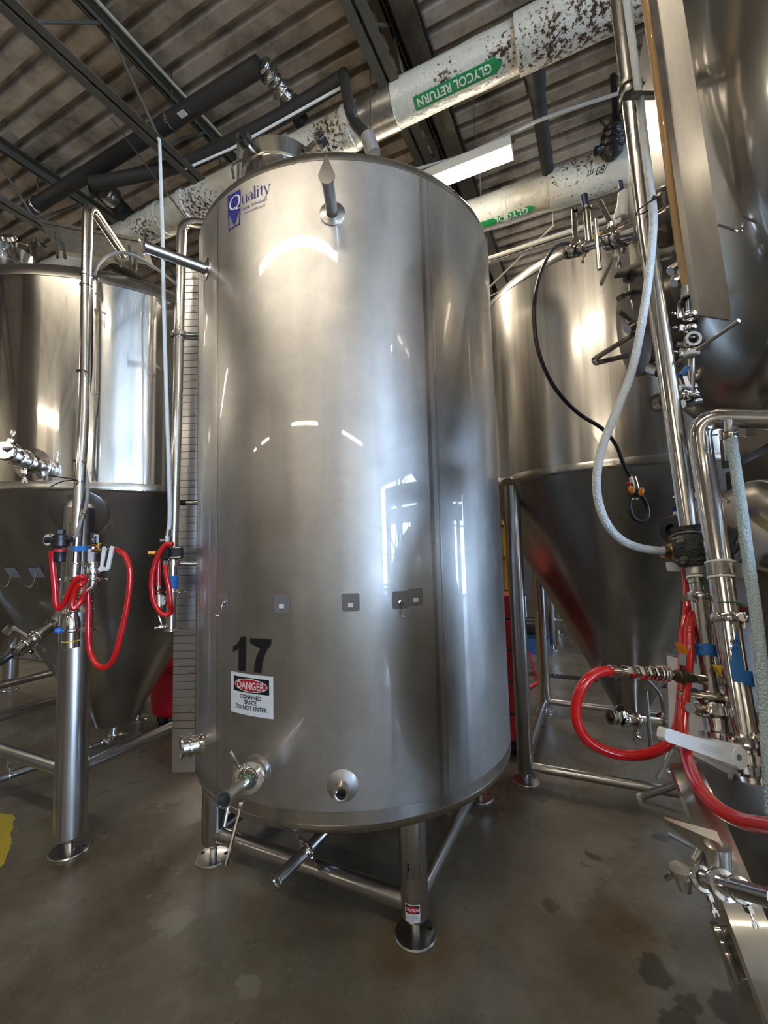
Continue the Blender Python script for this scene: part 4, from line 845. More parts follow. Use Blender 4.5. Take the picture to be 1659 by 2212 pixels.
m = MB(); m.box(P(359, 1194, 2.19), Vector((.022, 0, 0)), Vector((0, .02, 0)), ZX*.028); m.box(P(354, 1170, 2.19), Vector((.012, 0, 0)), Vector((0, .01, 0)), ZX*.016); m.build('regulator_body', M_BLACK, t)
m = MB(); m.lathe(P(380, 1195, 2.23)-ZX*.03, ZX, [(.026, 0), (.034, .003), (.036, .03), (.034, .057), (.026, .06)], 20); m.build('rubber_pad', M_RUB, t)
m = MB()
for y in (1184, 1205): m.tube([P(358, y, 2.18), P(390, y-1, 2.2)], .004, 8)
m.build('mounting_clamp', M_GAL, t); MB().cyl(P(322, 1196, 2.18), P(338, 1196, 2.18), .0145, 6).cyl(P(338, 1196, 2.18), P(350, 1195, 2.18), .006, 8).build('brass_knob', M_BRASS, t)
MB().box(P(352, 1167, 2.18), Vector((.012, 0, 0)), Vector((0, .008, 0)), ZX*.006).build('cap', M_FIT, t)
o = MB().tube(spline([P(374, 1176, 2.17), P(360, 1176, 2.17), P(347, 1190, 2.17), P(336, 1215, 2.17), P(329, 1245, 2.17), P(328, 1272, 2.17), P(333, 1300, 2.17), P(345, 1322, 2.17), P(360, 1328, 2.18), P(371, 1320, 2.2), P(368, 1306, 2.16), P(366, 1275, 2.16), P(359, 1240, 2.16), P(357, 1222, 2.17)], 6), .0125, 12).build('red_hose', M_RED); tag(o, 'red hose in a single oval loop beside the steel scale plate', 'hose')
o = MB().tube(spline([P(352, 1182, 2.19), P(345, 1200, 2.19), P(342, 1230, 2.19), P(342, 1265, 2.19)], 5), .011, 12).build('red_hose', M_RED); tag(o, 'short straight red hose inside the oval hose loop, ending at a small valve', 'hose')
t = thing('gauge_tap', 'small steel tap with dial gauge hanging inside the red hose loop', 'gauge', P(345, 1325, 2.19))
m = MB(); m.cyl(P(342, 1265, 2.19), P(342, 1282, 2.19), .009, 10); m.cyl(P(343, 1284, 2.19), P(344, 1318, 2.19), .016, 12); m.cyl(P(340, 1276, 2.19), P(348, 1276, 2.17), .006, 8); m.build('tap_body', M_FIT, t); gauge(P(353, 1297, 2.18), Vector((-.5, -.8, 0)), .026, t); MB().bar(P(339, 1277, 2.17), P(348, 1279, 2.16), .006, .004).build('tap_lever', M_SRED, t)
m = MB(); ax = P(369, 1351, 2.24)-P(333, 1357, 2.2); m.cyl(P(333, 1357, 2.2), P(369, 1351, 2.24), .007, 10); o = m.build('drain_tap', M_FIT, T); ballvalve(P(350, 1354, 2.22), ax, .011, .05, Vector((-.25, 0, 1)), T, M_YEL, None, .07)
# -------- right fermenter details
e0 = P(1318, 1549, 2.42); e1 = P(1440, 1562, 2.5); ax = (e0-e1).normalized(); ln = (e1-e0).length
m = MB(); m.tube(fillet([Vector((CR.x, CR.y, .31)), Vector((CR.x, CR.y, .24)), e1], .06), .028, 18); m.tube([e1, e0], .026, 20, hollow=.8); m.lathe(e1, ax, [(.06, -.02), (.062, 0), (.05, .03), (.03, .035)], 24); m.lathe(e0, ax, [(.026, -.012), (.036, -.008), (.036, 0), (.022, 0), (.022, -.01)], 20); m.build('cone_outlet', M_PIPE, FR)
m = MB(); vbody(m, P(1345, 1553, 2.43), ax, .028, .03); clampband(m, P(1331, 1551, 2.43), ax, .027, .014); clampband(m, P(1374, 1556, 2.45), ax, .029, .024, Vector((.15, 0, -1))); m.build('clamp', M_FIT, FR)
lever(P(1339, 1530, 2.4), P(1335, 1470, 2.38)-P(1339, 1530, 2.4), .16, .026, .006, Vector((1, 0, 0)), .0, M_FIT, FR, 'valve_lever')
MB().lathe(P(1339, 1538, 2.42), ZX, [(.035, -.02), (.03, .0), (.018, .03), (0, .03)], 20).build('valve_neck', M_FIT, FR)
MB().tube(fillet([P(1375, 1608, 2.4), P(1368, 1590, 2.4), P(1378, 1582, 2.4), P(1386, 1594, 2.4), P(1376, 1590, 2.4)], .01), .005, 8).build('clamp_ring', M_FIT, FR)
MB().cyl(P(1395, 1492, 2.4), P(1406, 1615, 2.4), .010, 12).build('stop_rod', M_LEG, FR)
MB().tube(spline([P(1384, 1452, 2.42), P(1398, 1468, 2.42), P(1424, 1498, 2.42), P(1433, 1535, 2.45)], 5), .009, 10).build('bent_handle', M_LEG, FR)
MB().cyl(P(1450, 1618, 2.3), P(1420, 1682, 2.25), .010, 10).build('drain_rod', M_LEG, FR)
m = MB(); q = PC(1269, 524, CR, RR, .003); th0 = math.degrees(math.atan2(q.y-CR.y, q.x-CR.x)); text_bm(m, 'TLET', .05, lambda a, b: cp(th0+math.degrees(a/RR), q.z+b, .003, CR, RR), off=.002); m.build('shell_lettering', M_YEL, FR)
m = MB(); z0, z1 = 1.95, 3.17
for th in (-118.0,): shape_bm(m, [(-.003, z0), (.003, z0), (.003, z1), (-.003, z1)], lambda a, b: cp(th+math.degrees(a/RR), b, .0015, CR, RR), .5)
m.build('weld_seam', M_BAND, FR)
o = MB().tube(spline([P(1240, 528, 2.5), P(1213, 527, 2.35), P(1190, 545, 2.2), P(1168, 590, 2.1), P(1155, 650, 2.0), P(1156, 715, 2.0), P(1168, 775, 2.0), P(1200, 840, 2.02), P(1250, 893, 2.08), P(1300, 925, 2.12), P(1330, 960, 2.13), P(1346, 1000, 2.14), P(1364, 1036, 2.15)], 6), .0095, 12).build('black_cable', M_BLACK); tag(o, 'black cable drooping across the front of the right fermenter shell', 'cable')
MB().tube(spline([P(1362, 1040, 2.15), P(1361, 1075, 2.15), P(1361, 1100, 2.15), P(1371, 1121, 2.15), P(1388, 1126, 2.15), P(1399, 1112, 2.15), P(1396, 1090, 2.15), P(1383, 1066, 2.15)], 6), .0095, 12).build('end_loop', M_BLACK, o)
t = thing('temperature_probe', 'small probe with orange wing clips on the right fermenter cone above a black loop', 'sensor', P(1372, 1078, 2.13))
m = MB(); m.cyl(P(1366, 1032, 2.14), P(1374, 1060, 2.12), .02, 12); m.cyl(P(1366, 1072, 2.12), P(1376, 1072, 2.12), .018, 12); m.cyl(P(1371, 1076, 2.12), P(1371, 1080, 2.12), .016, 10); m.build('probe_body', M_FIT, t)
MB().box(P(1372, 1066, 2.11), Vector((.016, 0, 0)), Vector((0, .01, 0)), ZX*.02).build('black_body', M_BLACK, t)
for s, (x, y) in ((-1, (1364, 1058)), (1, (1385, 1062))): MB().sphere(P(x, y, 2.1), .022, 12, (.6, .6, 1.0), Vector((.3*s, 0, 1))).build('wing_clip', M_ORA, t)
MB().sphere(P(1358, 1044, 2.12), .011, 10).build('red_cap', M_SRED, t)
# ------------------------------------------------------------ stacked horizontal tanks on the right
def hp(C, u, v, z): return UX*(C[0]+u)+VX*(C[1]+v)+ZX*(C[2]+z)
def horiz(label, C, R, a, ln):
    t = thing('horizontal_tank', label, 'tank', hp(C, -ln/2, 0, -R), 'stacked horizontal tanks')
    c = hp(C, 0, 0, 0); MB().lathe(c, -UX, [(R, 0), (R, ln)], 120).build('shell', M_HEAD, t)
    MB().lathe(c, UX, [(R*math.cos(k*PI/2/20), a*math.sin(k*PI/2/20)) for k in range(21)], 120).build('head', M_HEAD, t)
    MB().lathe(c, UX, [(R+.001, -.012), (R+.003, -.01), (R+.003, .0), (R, .002)], 120).build('weld_ring', M_BAND, t)
    return t, c
CU, RU, AU = (-.465, 1.7, 2.65), .8, .28
CB, RB, AB = (-.362, 1.4, .885), .75, .155
HU, cU = horiz('upper horizontal steel tank in the top right corner, stacked above tank 16', CU, RU, AU, 2.4)
HB, cB = horiz('lower horizontal steel tank numbered 16 at the right edge', CB, RB, AB, 2.4)
def hitE(px, py, C, a, R):
    d = ray(px, py); f = lambda w: Vector((w.dot(UX)/a, w.dot(VX)/R, w.z/R)); o = f(CAM-hp(C, 0, 0, 0)); e = f(d)
    A, B, Cc = e.dot(e), o.dot(e), o.dot(o)-1; D = B*B-A*Cc; return CAM+d*((-B-math.sqrt(max(D, 0)))/A)
def hmap(C, a, R, v0, z0, off):
    def f(x, y):
        v = v0-x; z = z0+y; q = max(0, 1-(v/R)**2-(z/R)**2); return hp(C, a*math.sqrt(q)+off, v, z)
    return f
m = MB()
def onB(px, py): q = hitE(px, py, CB, AB, RB); return q+(CAM-q).normalized()*.004
stroke(m, [(1577, 1139), (1573, 1165), (1567, 1195), (1561, 1226)], 13, onB)
stroke(m, [(1577, 1139), (1566, 1150)], 9, onB)
stroke(m, [(1611, 1152), (1606, 1142), (1597, 1140), (1587, 1150), (1579, 1172), (1575, 1198), (1578, 1220), (1587, 1230), (1598, 1225), (1606, 1208), (1607, 1190), (1600, 1178), (1590, 1180), (1581, 1192)], 13, onB)
m.build('number_decal', M_INK, HB, 'black numerals 16')
# stacking frame beams and legs
fr = thing('stacking_frame', 'dark steel cross beams between the two stacked horizontal tanks', 'frame', G(-1.5, 1.4, 0))
e = P(1556, 972, 1.85); ub = e.dot(UX)-.04; vb = e.dot(VX)
for uu in (ub, ub-1.6):
    m = MB(); m.box(G(uu, vb-.85, 1.86), UX*.04, VX*.85, ZX*.07); m.build('cross_beam', M_DARKST, fr); m = MB(); m.box(G(uu-.01, vb-.85, 1.715), UX*.04, VX*.85, ZX*.055); m.build('cross_beam', M_DARKST, fr)
    for vv in (vb-1.66,): m = MB(); m.box(G(uu, vv, .9), UX*.04, VX*.04, ZX*.9); m.build('upright', M_DARKST, fr)
    m = MB(); m.box(G(uu-.2, vb-.04, .9), UX*.04, VX*.04, ZX*.9); m.build('upright', M_DARKST, fr)
# upper manway
c = P(1376, 700, 1.38); ax = Vector((math.cos(math.radians(166)), math.sin(math.radians(166)), -.12)).normalized(); X, Y = perp(ax)
m = MB(); m.lathe(c, ax, [(.150, -.30), (.150, -.015), (.165, -.012), (.165, .012), (.15, .016), (0, .03)], 48); mw = m.build('manway_door', M_DARKST, HU, 'round dark manway door')
m = MB(); m.lathe(c-ax*.10, ax, [(.151, 0), (.17, .005), (.17, .03), (.151, .035)], 48); m.lathe(c-ax*.2, ax, [(.151, 0), (.16, .004), (.16, .016), (.151, .02)], 48); m.build('clamp_ring', M_FIT, mw)
MB().tube(fillet([P(1369, 722, 1.33), P(1283, 776, 1.24), P(1286, 784, 1.24), P(1354, 769, 1.35)], .03), .008, 10).build('door_handle', M_FIT, mw)
MB().cyl(P(1336, 674, 1.30), P(1372, 704, 1.34), .009, 10).cyl(P(1355, 712, 1.32), P(1392, 690, 1.33), .014, 12).cyl(P(1360, 640, 1.33), P(1392, 742, 1.33), .004, 6).build('latch_bar', M_FIT, mw)
m = MB(); k = P(1366, 605, 1.32); a2 = (Vector((-.1, -.3, 1))).normalized(); A1, A2 = perp(a2); st = [(.026 if (q//2) % 2 else .021, 2*PI*q/28) for q in range(28)]; m.prism([k+A1*r*math.cos(a)+A2*r*math.sin(a) for r, a in st], a2*.02); m.build('star_knob', M_BLACK, mw)
MB().cyl(P(1368, 614, 1.33), P(1370, 632, 1.33), .017, 16).cyl(P(1378, 626, 1.33), P(1352, 636, 1.3), .008, 8).cyl(P(1352, 636, 1.3), P(1337, 645, 1.28), .009, 8).build('relief_valve', M_FIT, mw)
MB().prism([P(1327, 602, 1.25), P(1335, 590, 1.3), P(1402, 560, 1.42), P(1436, 553, 1.45), P(1440, 572, 1.42), P(1395, 590, 1.36)], Vector((.0, .0, .008))).build('drip_hood', M_BLACK, HU)
m = MB()
for (a, b, r) in (((1448, 586), (1462, 575), .012), ((1458, 570), (1466, 600), .007), ((1452, 600), (1480, 606), .01), ((1470, 568), (1474, 610), .006), ((1456, 612), (1476, 596), .012)): m.cyl(P(*a, 1.1), P(*b, 1.1), r, 8)
m.build('hinge_bolts', M_FIT, mw)
m = MB(); m.cyl(P(1392, 740, 1.33), P(1418, 798, 1.33), .012, 10).cyl(P(1405, 795, 1.33), P(1425, 802, 1.3), .018, 12); m.build('latch_bar', M_LEG, mw)
# upper tank outlet valve bank
YA = 1.42
a = P(1432, 479, 1.35); e = P(1226, 546, 1.72); ax = (e-a).normalized(); ln = (e-a).length
def on(px): k = (px-1432)/(1226-1432); q = P(px, 479+(546-479)*k, 1.35+(1.72-1.35)*k); return q
m = MB(); m.tube([a-ax*.15, a], .032, 20); m.tube([on(1432), on(1350), on(1345), on(1262), on(1258), e], [.032, .032, .019, .019, .017, .017], 22, hollow=.8); m.lathe(e, ax, [(.017, -.012), (.026, -.008), (.026, 0), (.015, 0), (.015, -.01)], 20); m.lathe(hitE(1436, 470, CU, AU, RU), (ax+ZX*.0), [(0, -.02), (.075, -.015), (.075, .0), (.03, .008)], 32); m.build('outlet_pipe', M_PIPE, HU)
m = MB(); vbody(m, on(1243), ax, .019, .03); vbody(m, on(1326), ax, .03, .035); clampband(m, on(1265), ax, .018, .014, Vector((0, 0, -1))); clampband(m, on(1342), ax, .032, .03, Vector((.2, 0, -1))); m.build('clamp', M_FIT, HU)
lever(P(1243, 525, 1.68), P(1241, 452, 1.68)-P(1243, 525, 1.68), .14, .022, .006, Vector((1, 0, 0)), .0, M_FIT, HU, 'valve_lever')
m = MB(); m.cyl(P(1273, 528, 1.65), P(1266, 445, 1.65), .014, 14); m.lathe(P(1267, 455, 1.65), ZX, [(.016, 0), (.02, .003), (.02, .012), (.015, .014)], 14); pv = m.build('riser_tube', M_FIT, HU); MB().cyl(P(1266, 446, 1.65), P(1261, 422, 1.65), .014, 12).build('blue_cap', simple('navy_plastic', (.01, .03, .12), .4), pv, 'navy blue cap')
MB().cyl(P(1286, 474, 1.55), P(1295, 582, 1.55), .008, 12).build('stop_rod', M_FIT, HU)
m = MB(); m.cyl(P(1320, 482, 1.52), P(1293, 432, 1.48), .009, 12); m.cyl(P(1322, 500, 1.52), P(1320, 482, 1.52), .012, 12); m.build('valve_lever', M_FIT, HU)
MB().bar(P(1323, 545, 1.5), P(1322, 562, 1.49), .006, .012).bar(P(1322, 562, 1.49), P(1298, 614, 1.42), .006, .012).build('drain_lever', M_SAT, HU)
m = MB(); m.cyl(P(1344, 472, 1.5), P(1349, 418, 1.5), .022, 20); m.tube(spline([P(1340, 470, 1.5), P(1333, 485, 1.5), P(1330, 470, 1.52), P(1338, 440, 1.55)], 4), .008, 8); rv = m.build('relief_bottle', M_WHITE, HU); MB().cyl(P(1342, 408, 1.5), P(1340, 392, 1.5), .008, 10).build('blue_cap', simple('navy_plastic', (.01, .03, .12), .4), rv)
m = MB(); q = hitE(1452, 455, CU, AU, RU); n = (P(1416, 476, 1.1)-q).normalized(); m.lathe(q, n, [(0, -.02), (.055, -.01), (.05, .004), (.02, .01), (.02, .09), (0, .09)], 28); m.build('thermowell', M_FIT, HU)
# lower ferrule on the upper tank
q = P(1440, 865, 1.5); n = (P(1406, 876, 1.38)-q).normalized(); m = MB(); m.lathe(q, n, [(.03, -.1), (.03, .0), (.04, .003), (.04, .016), (.028, .02), (.028, .06), (.022, .064), (.022, .09), (.031, .093), (.031, .1), (.02, .1), (.02, .06), (0, .06)], 24); m.build('drain_ferrule', M_FIT, HU)
m = MB(); clampband(m, q+n*.01, n, .03, .02, Vector((-.2, -.3, 1))); clampband(m, q-n*.03, n, .03, .02, Vector((-.2, -.3, 1))); m.build('clamp', M_FIT, HU)
# level board with sight tube on the upper head
L1, L2, R1_, R2_ = P(1504, 680, .97), P(1403, -60, .86), P(1582, 692, .93), P(1465, -60, .82)
m = MB(); m.prism([L1, L1.lerp(R1_, .94)+ZX*.0, R1_+ZX*.01, R2_, L2], Vector((.003, .005, 0))); m.build('level_board', M_SAT, HU, 'long flat steel board with folded edge')
MB().bar(L1, L2, .012, .006).build('board_lip', M_FIT, HU)
st = [P(1388, -40, .87), P(1411, 100, .90), P(1431, 250, .92), P(1453, 420, .95), P(1470, 540, .97), P(1484, 620, .98)]
m = MB(); m.tube(spline(st, 4), .0095, 14); m.build('sight_tube', M_AMBER, HU, 'clear tube filled with amber beer')
m = MB(); m.cyl(P(1355, 206, .93), P(1430, 206, 1.05), .009, 10); m.build('tube_bracket', M_DARKST, HU)
m = MB(); m.cyl(P(1484, 620, .98), P(1488, 640, .98), .013, 14); m.lathe(P(1487, 645, .98), ZX, [(.011, 0), (.015, .003), (.015, .012), (.011, .015)], 14)
for (a, b, r) in (((1490, 645), (1492, 680), .008), ((1492, 700), (1494, 730), .008), ((1494, 770), (1494, 850), .007), ((1490, 745), (1462, 744), .006)): m.cyl(P(*a, .99), P(*b, 1.0), r, 12)
m.build('drain_line', M_LEG, HU)
m = MB()
clampband(m, P(1489, 682, .98), Vector((0.1, 0, 1)), .014, .014, Vector((-1, -.1, -.1))); clampband(m, P(1491, 710, .98), Vector((.1, 0, 1)), .012, .012, Vector((-1, 0, -.4))); clampband(m, P(1494, 763, .98), Vector((.1, 0, 1)), .013, .016, Vector((-.7, 0, .5))); clampband(m, P(1496, 855, .99), Vector((.1, 0, 1)), .012, .012, Vector((-.8, -.2, .1)))
m.build('clamp', M_FIT, HU)
m = MB(); m.lathe(P(1494, 735, .97), Vector((-.2, -1, 0)), [(.011, 0), (.017, .0), (.017, .01), (.011, .01)], 16); m.tube(spline([P(1470, 650, .98), P(1466, 658, .97), P(1468, 672, .96)], 4), .003, 6); m.tube(spline([P(1474, 668, .97), P(1476, 678, .96), P(1484, 680, .96)], 4), .003, 6); m.build('pipe_ring', M_FIT, HU)
m = MB(); m.cyl(P(1497, 762, .96), P(1596, 692, .86), .0045, 12); m.build('drain_lever', M_FIT, HU); m = MB(); m.lathe(P(1494, 766, .965), ZX, [(.012, -.004), (.016, -.002), (.016, .006), (.012, .008)], 14); m.build('white_gasket', M_WHITE, HU)
m = MB(); m.bar(P(1470, 812, .98), P(1485, 793, .98), .012, .008); m.build('valve_handle', M_BLUET, HU, 'blue handle'); m = MB()
for (a, b, r) in (((1475, 815), (1482, 836), .009), ((1468, 838), (1502, 834), .008), ((1472, 850), (1490, 856), .011), ((1498, 842), (1504, 858), .007), ((1476, 872), (1512, 868), .01)): m.cyl(P(*a, 1.0), P(*b, 1.0), r, 10)
m.build('drain_valve', M_FIT, HU)
MB().tube(fillet([P(1552, 486, .93), P(1600, 500, .90), P(1606, 492, .9), P(1603, 482, .9)], .01), .003, 8).build('board_clip', M_FIT, HU)
# lower manway
c = P(1556, 1960, .69); ax = ray(1448, 1672).cross(ray(1603, 2093)).normalized(); ax = ax if ax.dot(UX) > 0 else -ax; rm = .185; ax0 = ax
m = MB(); m.lathe(c, ax, [(rm, -.042), (rm, -.004), (rm-.004, 0), (rm-.03, .0), (rm-.035, -.03), (0, -.03)], 64); mw = m.build('manway_collar', M_HEAD, HB)
MB().tube(fillet([P(1458, 1696, .93), P(1381, 1722, .88), P(1383, 1733, .88), P(1490, 1771, .85)], .02), .007, 10).build('door_handle', M_LEG, mw)
MB().sphere(P(1449, 1670, .96), .008, 10).build('hinge_pin', M_FIT, mw)
lv_ = 1; c1, c2 = P(1562, 1852, .565), P(1440, 1776, .64)
m = MB(); m.hexa([c1+ZX*.015, c1-ZX*.012, c2-ZX*.003, c2+ZX*.003, c1+ZX*.02+Vector((.006, .016, .0)), c1-ZX*.012+Vector((.006, .016, 0)), c2-ZX*.003+Vector((.0, .008, 0)), c2+ZX*.003+Vector((0, .008, 0))]); m.lathe(c1-ZX*.026+Vector((.0, .008, 0)), ZX, [(0, 0), (.012, 0), (.014, .035), (.0, .04)], 18); m.build('clamp_lever', M_SAT, mw)
MB().cyl(P(1513, 1835, .60), P(1502, 1858, .60), .0065, 12).cyl(P(1448, 1801, .65), P(1520, 1840, .60), .004, 8).build('latch_bar', M_LEG, mw)
a = P(1680, 1945, .44); e = P(1520, 1898, .57); ax = (e-a).normalized(); m = MB(); m.tube([a, e], .0088, 20); m.tube([e, P(1465, 1892, .60)], .0052, 12); m.tube(fillet([P(1470, 1893, .60), P(1450, 1888, .61), P(1441, 1896, .62)], .008), .0042, 10); m.lathe(P(1477, 1895, .595)-ZX*.008, Vector((-.15, 0, 1)), [(.007, -.008), (.009, .0), (.011, .010), (.0135, .012), (.0135, .02), (0, .02)], 16); m.build('sample_pipe', M_PIPE, HB)
m = MB(); clampband(m, P(1518, 1898, .57), ax, .0105, .007, Vector((.1, 0, -1))); vbody(m, P(1560, 1911, .535), ax, .0105, .015); clampband(m, P(1598, 1922, .505), ax, .0095, .009, Vector((.15, 0, -1))); m.build('clamp', M_FIT, HB)
m = MB(); q = P(1578, 2055, .62); n = (ax0+Vector((-.1, -.1, .0))).normalized(); m.lathe(q, n, [(.034, -.05), (.036, -.03), (.031, -.028), (.032, -.012), (.026, -.008), (.026, .0), (.03, .003), (.03, .01), (0, .01)], 28); m.build('drain_cap', M_FIT, HB)
m = MB(); m.tube([P(1608, 2058, .66), P(1690, 2088, .6)], .012, 14); m.cyl(P(1618, 2070, .65), P(1622, 2120, .64), .005, 8); m.box(P(1620, 2118, .64), Vector((.006, 0, 0)), Vector((0, .004, 0)), ZX*.012); m.build('drain_pipe', M_LEG, HB)
m = MB()
for k in range(7): m.cyl(P(1640+k*5, 2085+k*22, .6), P(1660+k*4, 2090+k*22, .6), .006+.002*(k % 3), 8)
m.build('valve_cluster', M_FIT, HB)
# ------------------------------------------------------------ steel pipes at the right
t1 = thing('transfer_pipe', 'tall straight steel pipe rising out of the frame at right with a black foam collar', 'pipe', P(1552, 1560, .86))
p1 = [P(1329, -60, 1.02), P(1362, 220, 1.01), P(1396, 500, 1.0), P(1447, 850, .98), P(1489, 1147, .96), P(1508, 1262, .935), P(1537, 1511, .86)]
m = MB(); m.tube(p1, [.0185]*5+[.0165]*2, 28); m.build('pipe', M_PIPE, t1)
ax1 = (p1[-1]-p1[-2]).normalized()
m = MB(); b = P(1543, 1518, .855); m.lathe(b, ax1, [(.017, 0), (.034, .004), (.036, .012), (.036, .024), (.03, .028), (.022, .03), (.02, .05), (.03, .054), (.03, .062), (.02, .062), (.018, .05), (0, .05)], 28); m.build('end_valve', M_FIT, t1)
m = MB(); c = p1[5].lerp(p1[6], .12); clampband(m, c, ax1, .0175, .016); d = (P(1445, 1293, .86)-c).normalized()
m.bar(c+d*.02, c+d*.05, .012, .01); m.bar(c+d*.035, c+d*.078, .007, .012); m.box(c+d*.074, d*.008, ZX*.006, d.cross(ZX)*.006); m.cyl(c+d*.024-ZX*.01, c+d*.024+ZX*.01, .005, 10); m.build('clamp', M_FIT, t1)
m = MB(); cc = P(1550, 1532, .85); d = (P(1466, 1528, .79)-cc).normalized(); m.bar(cc+d*.03, cc+d*.072, .016, .014); m.cyl(cc+d*.07, cc+d*.092, .009, 12); m.build('clamp', M_FIT, t1)
m = MB(); c = p1[5].lerp(p1[6], .60); m.lathe(c-ax1*.011, ax1, [(.0164, 0), (.0172, .001), (.0172, .022), (.0164, .023)], 28); tp = m.build('tape_band', M_BLUET, t1, 'blue tape band with handwriting')
m = MB(); rr = (c-CAM).normalized(); sd = ZX.cross(rr).normalized()*-1
def tmap(c, ax, r, off):
    n0 = (CAM-c); n0 = (n0-ax*n0.dot(ax)).normalized(); s0 = n0.cross(-ax).normalized() if True else None
    s0 = (-ax).cross(n0).normalized()
    return lambda x, y: c+(n0*math.cos(x/r)+s0*math.sin(x/r))*(r+off)-ax*y
f = tmap(c, ax1, .0172, .0004); text_bm(m, '75', .012, lambda a, b: f(a-.015, b-.004), off=.0002); m.build('handwriting', M_INK, tp)
m = MB(); c = p1[5].lerp(p1[6], .0); m.lathe(c, ax1, [(.0168, 0), (.018, .001), (.0168, .002)], 20); m.cyl(c+Vector((0, -.018, 0)), c+Vector((.004, -.02, .0)), .0025, 8); m.build('zip_tie', M_GRN, t1)
m = MB(); a, b = P(1486, 1138, .96), P(1502, 1222, .95)
m.tube([a, a.lerp(b, .12), a.lerp(b, .2), a.lerp(b, .25), a.lerp(b, .5), a.lerp(b, .75), a.lerp(b, .8), a.lerp(b, .9), b], [.034, .032, .030, .032, .036, .035, .032, .033, .030], 28); fc = m.build('foam_collar', M_RUB, t1)
m = MB()
for k, (x, y) in enumerate(((1490, 1163), (1499, 1208))):
    c = P(x, y, .96); m.lathe(c, ax1, [(.033, -.003), (.0385, -.0018), (.0392, 0), (.0385, .0018), (.033, .003)], 28); d = Vector((-1, -.3, .0)).normalized(); m.cyl(c+d*.034-Vector((0, .018, 0)), c+d*.062-Vector((0, .016, 0)), .0028, 8); m.box(c+d*.042-Vector((0, .016, 0)), d*.007, Vector((0, .003, 0)), ZX*.007)
m.build('wire_clamp', M_GAL, fc)
t = thing('regulator_knob', 'round black regulator behind the black foam collar on the tall pipe', 'regulator', P(1455, 1190, 1.0))
m = MB(); m.lathe(P(1462, 1145, 1.0), Vector((-1, -.35, 0)), [(0, -.02), (.034, -.02), (.036, .0), (.03, .016), (.014, .018), (.012, .01), (0, .01)], 28); m.lathe(P(1470, 1190, 1.0), Vector((-1, -.2, 0)), [(0, -.02), (.03, -.02), (.032, 0), (.028, .012), (0, .018)], 28); m.build('knob_body', M_BLACK, t)
MB().lathe(P(1452, 1193, .99), Vector((-1, -.1, 0)), [(0, -.01), (.024, -.01), (.02, .004), (.013, .01), (.012, .024), (0, .024)], 24).build('brass_fitting', M_BRASS, t)
MB().lathe(P(1472, 1222, 1.02)-ZX*.012, ZX, [(0, 0), (.028, 0), (.03, .006), (.03, .02), (0, .02)], 24).build('white_cap', M_WHITE, t); MB().cyl(P(1464, 1125, 1.02), P(1462, 1105, 1.02), .008, 12).build('white_stem', M_WHITE, t); MB().cyl(P(1462, 1105, 1.02), P(1461, 1096, 1.02), .009, 12).build('navy_cap', M_NAVY, t)
t = thing('tagged_lever', 'yellow sleeved lever on a dark valve behind the tall pipes', 'valve', P(1480, 1078, 1.06))
m = MB(); m.hexa([P(1452, 1075, 1.06), P(1500, 1078, 1.06), P(1512, 1064, 1.06), P(1462, 1062, 1.06)]+[P(x, y, 1.075) for x, y in ((1452, 1075), (1500, 1078), (1512, 1064), (1462, 1062))]); m.build('lever_sleeve', M_YEL, t)
m = MB(); m.cyl(P(1498, 1050, 1.1), P(1512, 1080, 1.1), .018, 14); m.build('valve_body', M_NAVY, t); m = MB(); m.cyl(P(1495, 1092, 1.09), P(1512, 1098, 1.09), .004, 8); m.cyl(P(1560, 1076, 1.0), P(1574, 1084, .98), .004, 8); m.build('valve_rod', M_LEG, t)
# second pipe with the elbow
t2 = thing('transfer_pipe', 'thicker steel pipe bending off the right edge, with a long blue tape strip', 'pipe', P(1620, 1665, .78))
p2 = fillet([P(1720, 908, .83), P(1506, 903, .91), P(1522, 1020, .905), P(1560, 1262, .86), P(1581, 1420, .83), P(1612, 1610, .79)], .048, 10)
m = MB(); m.tube(p2, .0208, 30); m.build('pipe', M_PIPE, t2); ax2 = (P(1612, 1610, .79)-P(1581, 1420, .83)).normalized()
m = MB(); c = P(1574, 1336, .845); clampband(m, c, ax2, .0215, .018); d = (P(1624, 1334, .77)-c).normalized(); m.bar(c+d*.024, c+d*.044, .014, .012); q = c+d*.05; n = (CAM-q).normalized(); m.lathe(q-n*.008, n, [(0, 0), (.008, 0), (.008, .016), (.006, .018), (0, .018)], 14); m.box(q-ZX*.006+d*.004, d*.006, ZX*.012, n*.003); m.box(q+ZX*.004, d*.01, ZX*.006, n*.006)
d = -d; m.bar(c+d*.022, c+d*.036, .012, .012); m.build('clamp', M_FIT, t2)
m = MB(); c = P(1561, 1290, .855); c = P(1569, 1304, .85); m.lathe(c, ax2, [(.021, 0), (.0225, .001), (.021, .002)], 20); m.cyl(c+Vector((.012, -.019, 0)), c+Vector((.018, -.02, .0)), .0025, 8); m.build('zip_tie', M_GRN, t2)
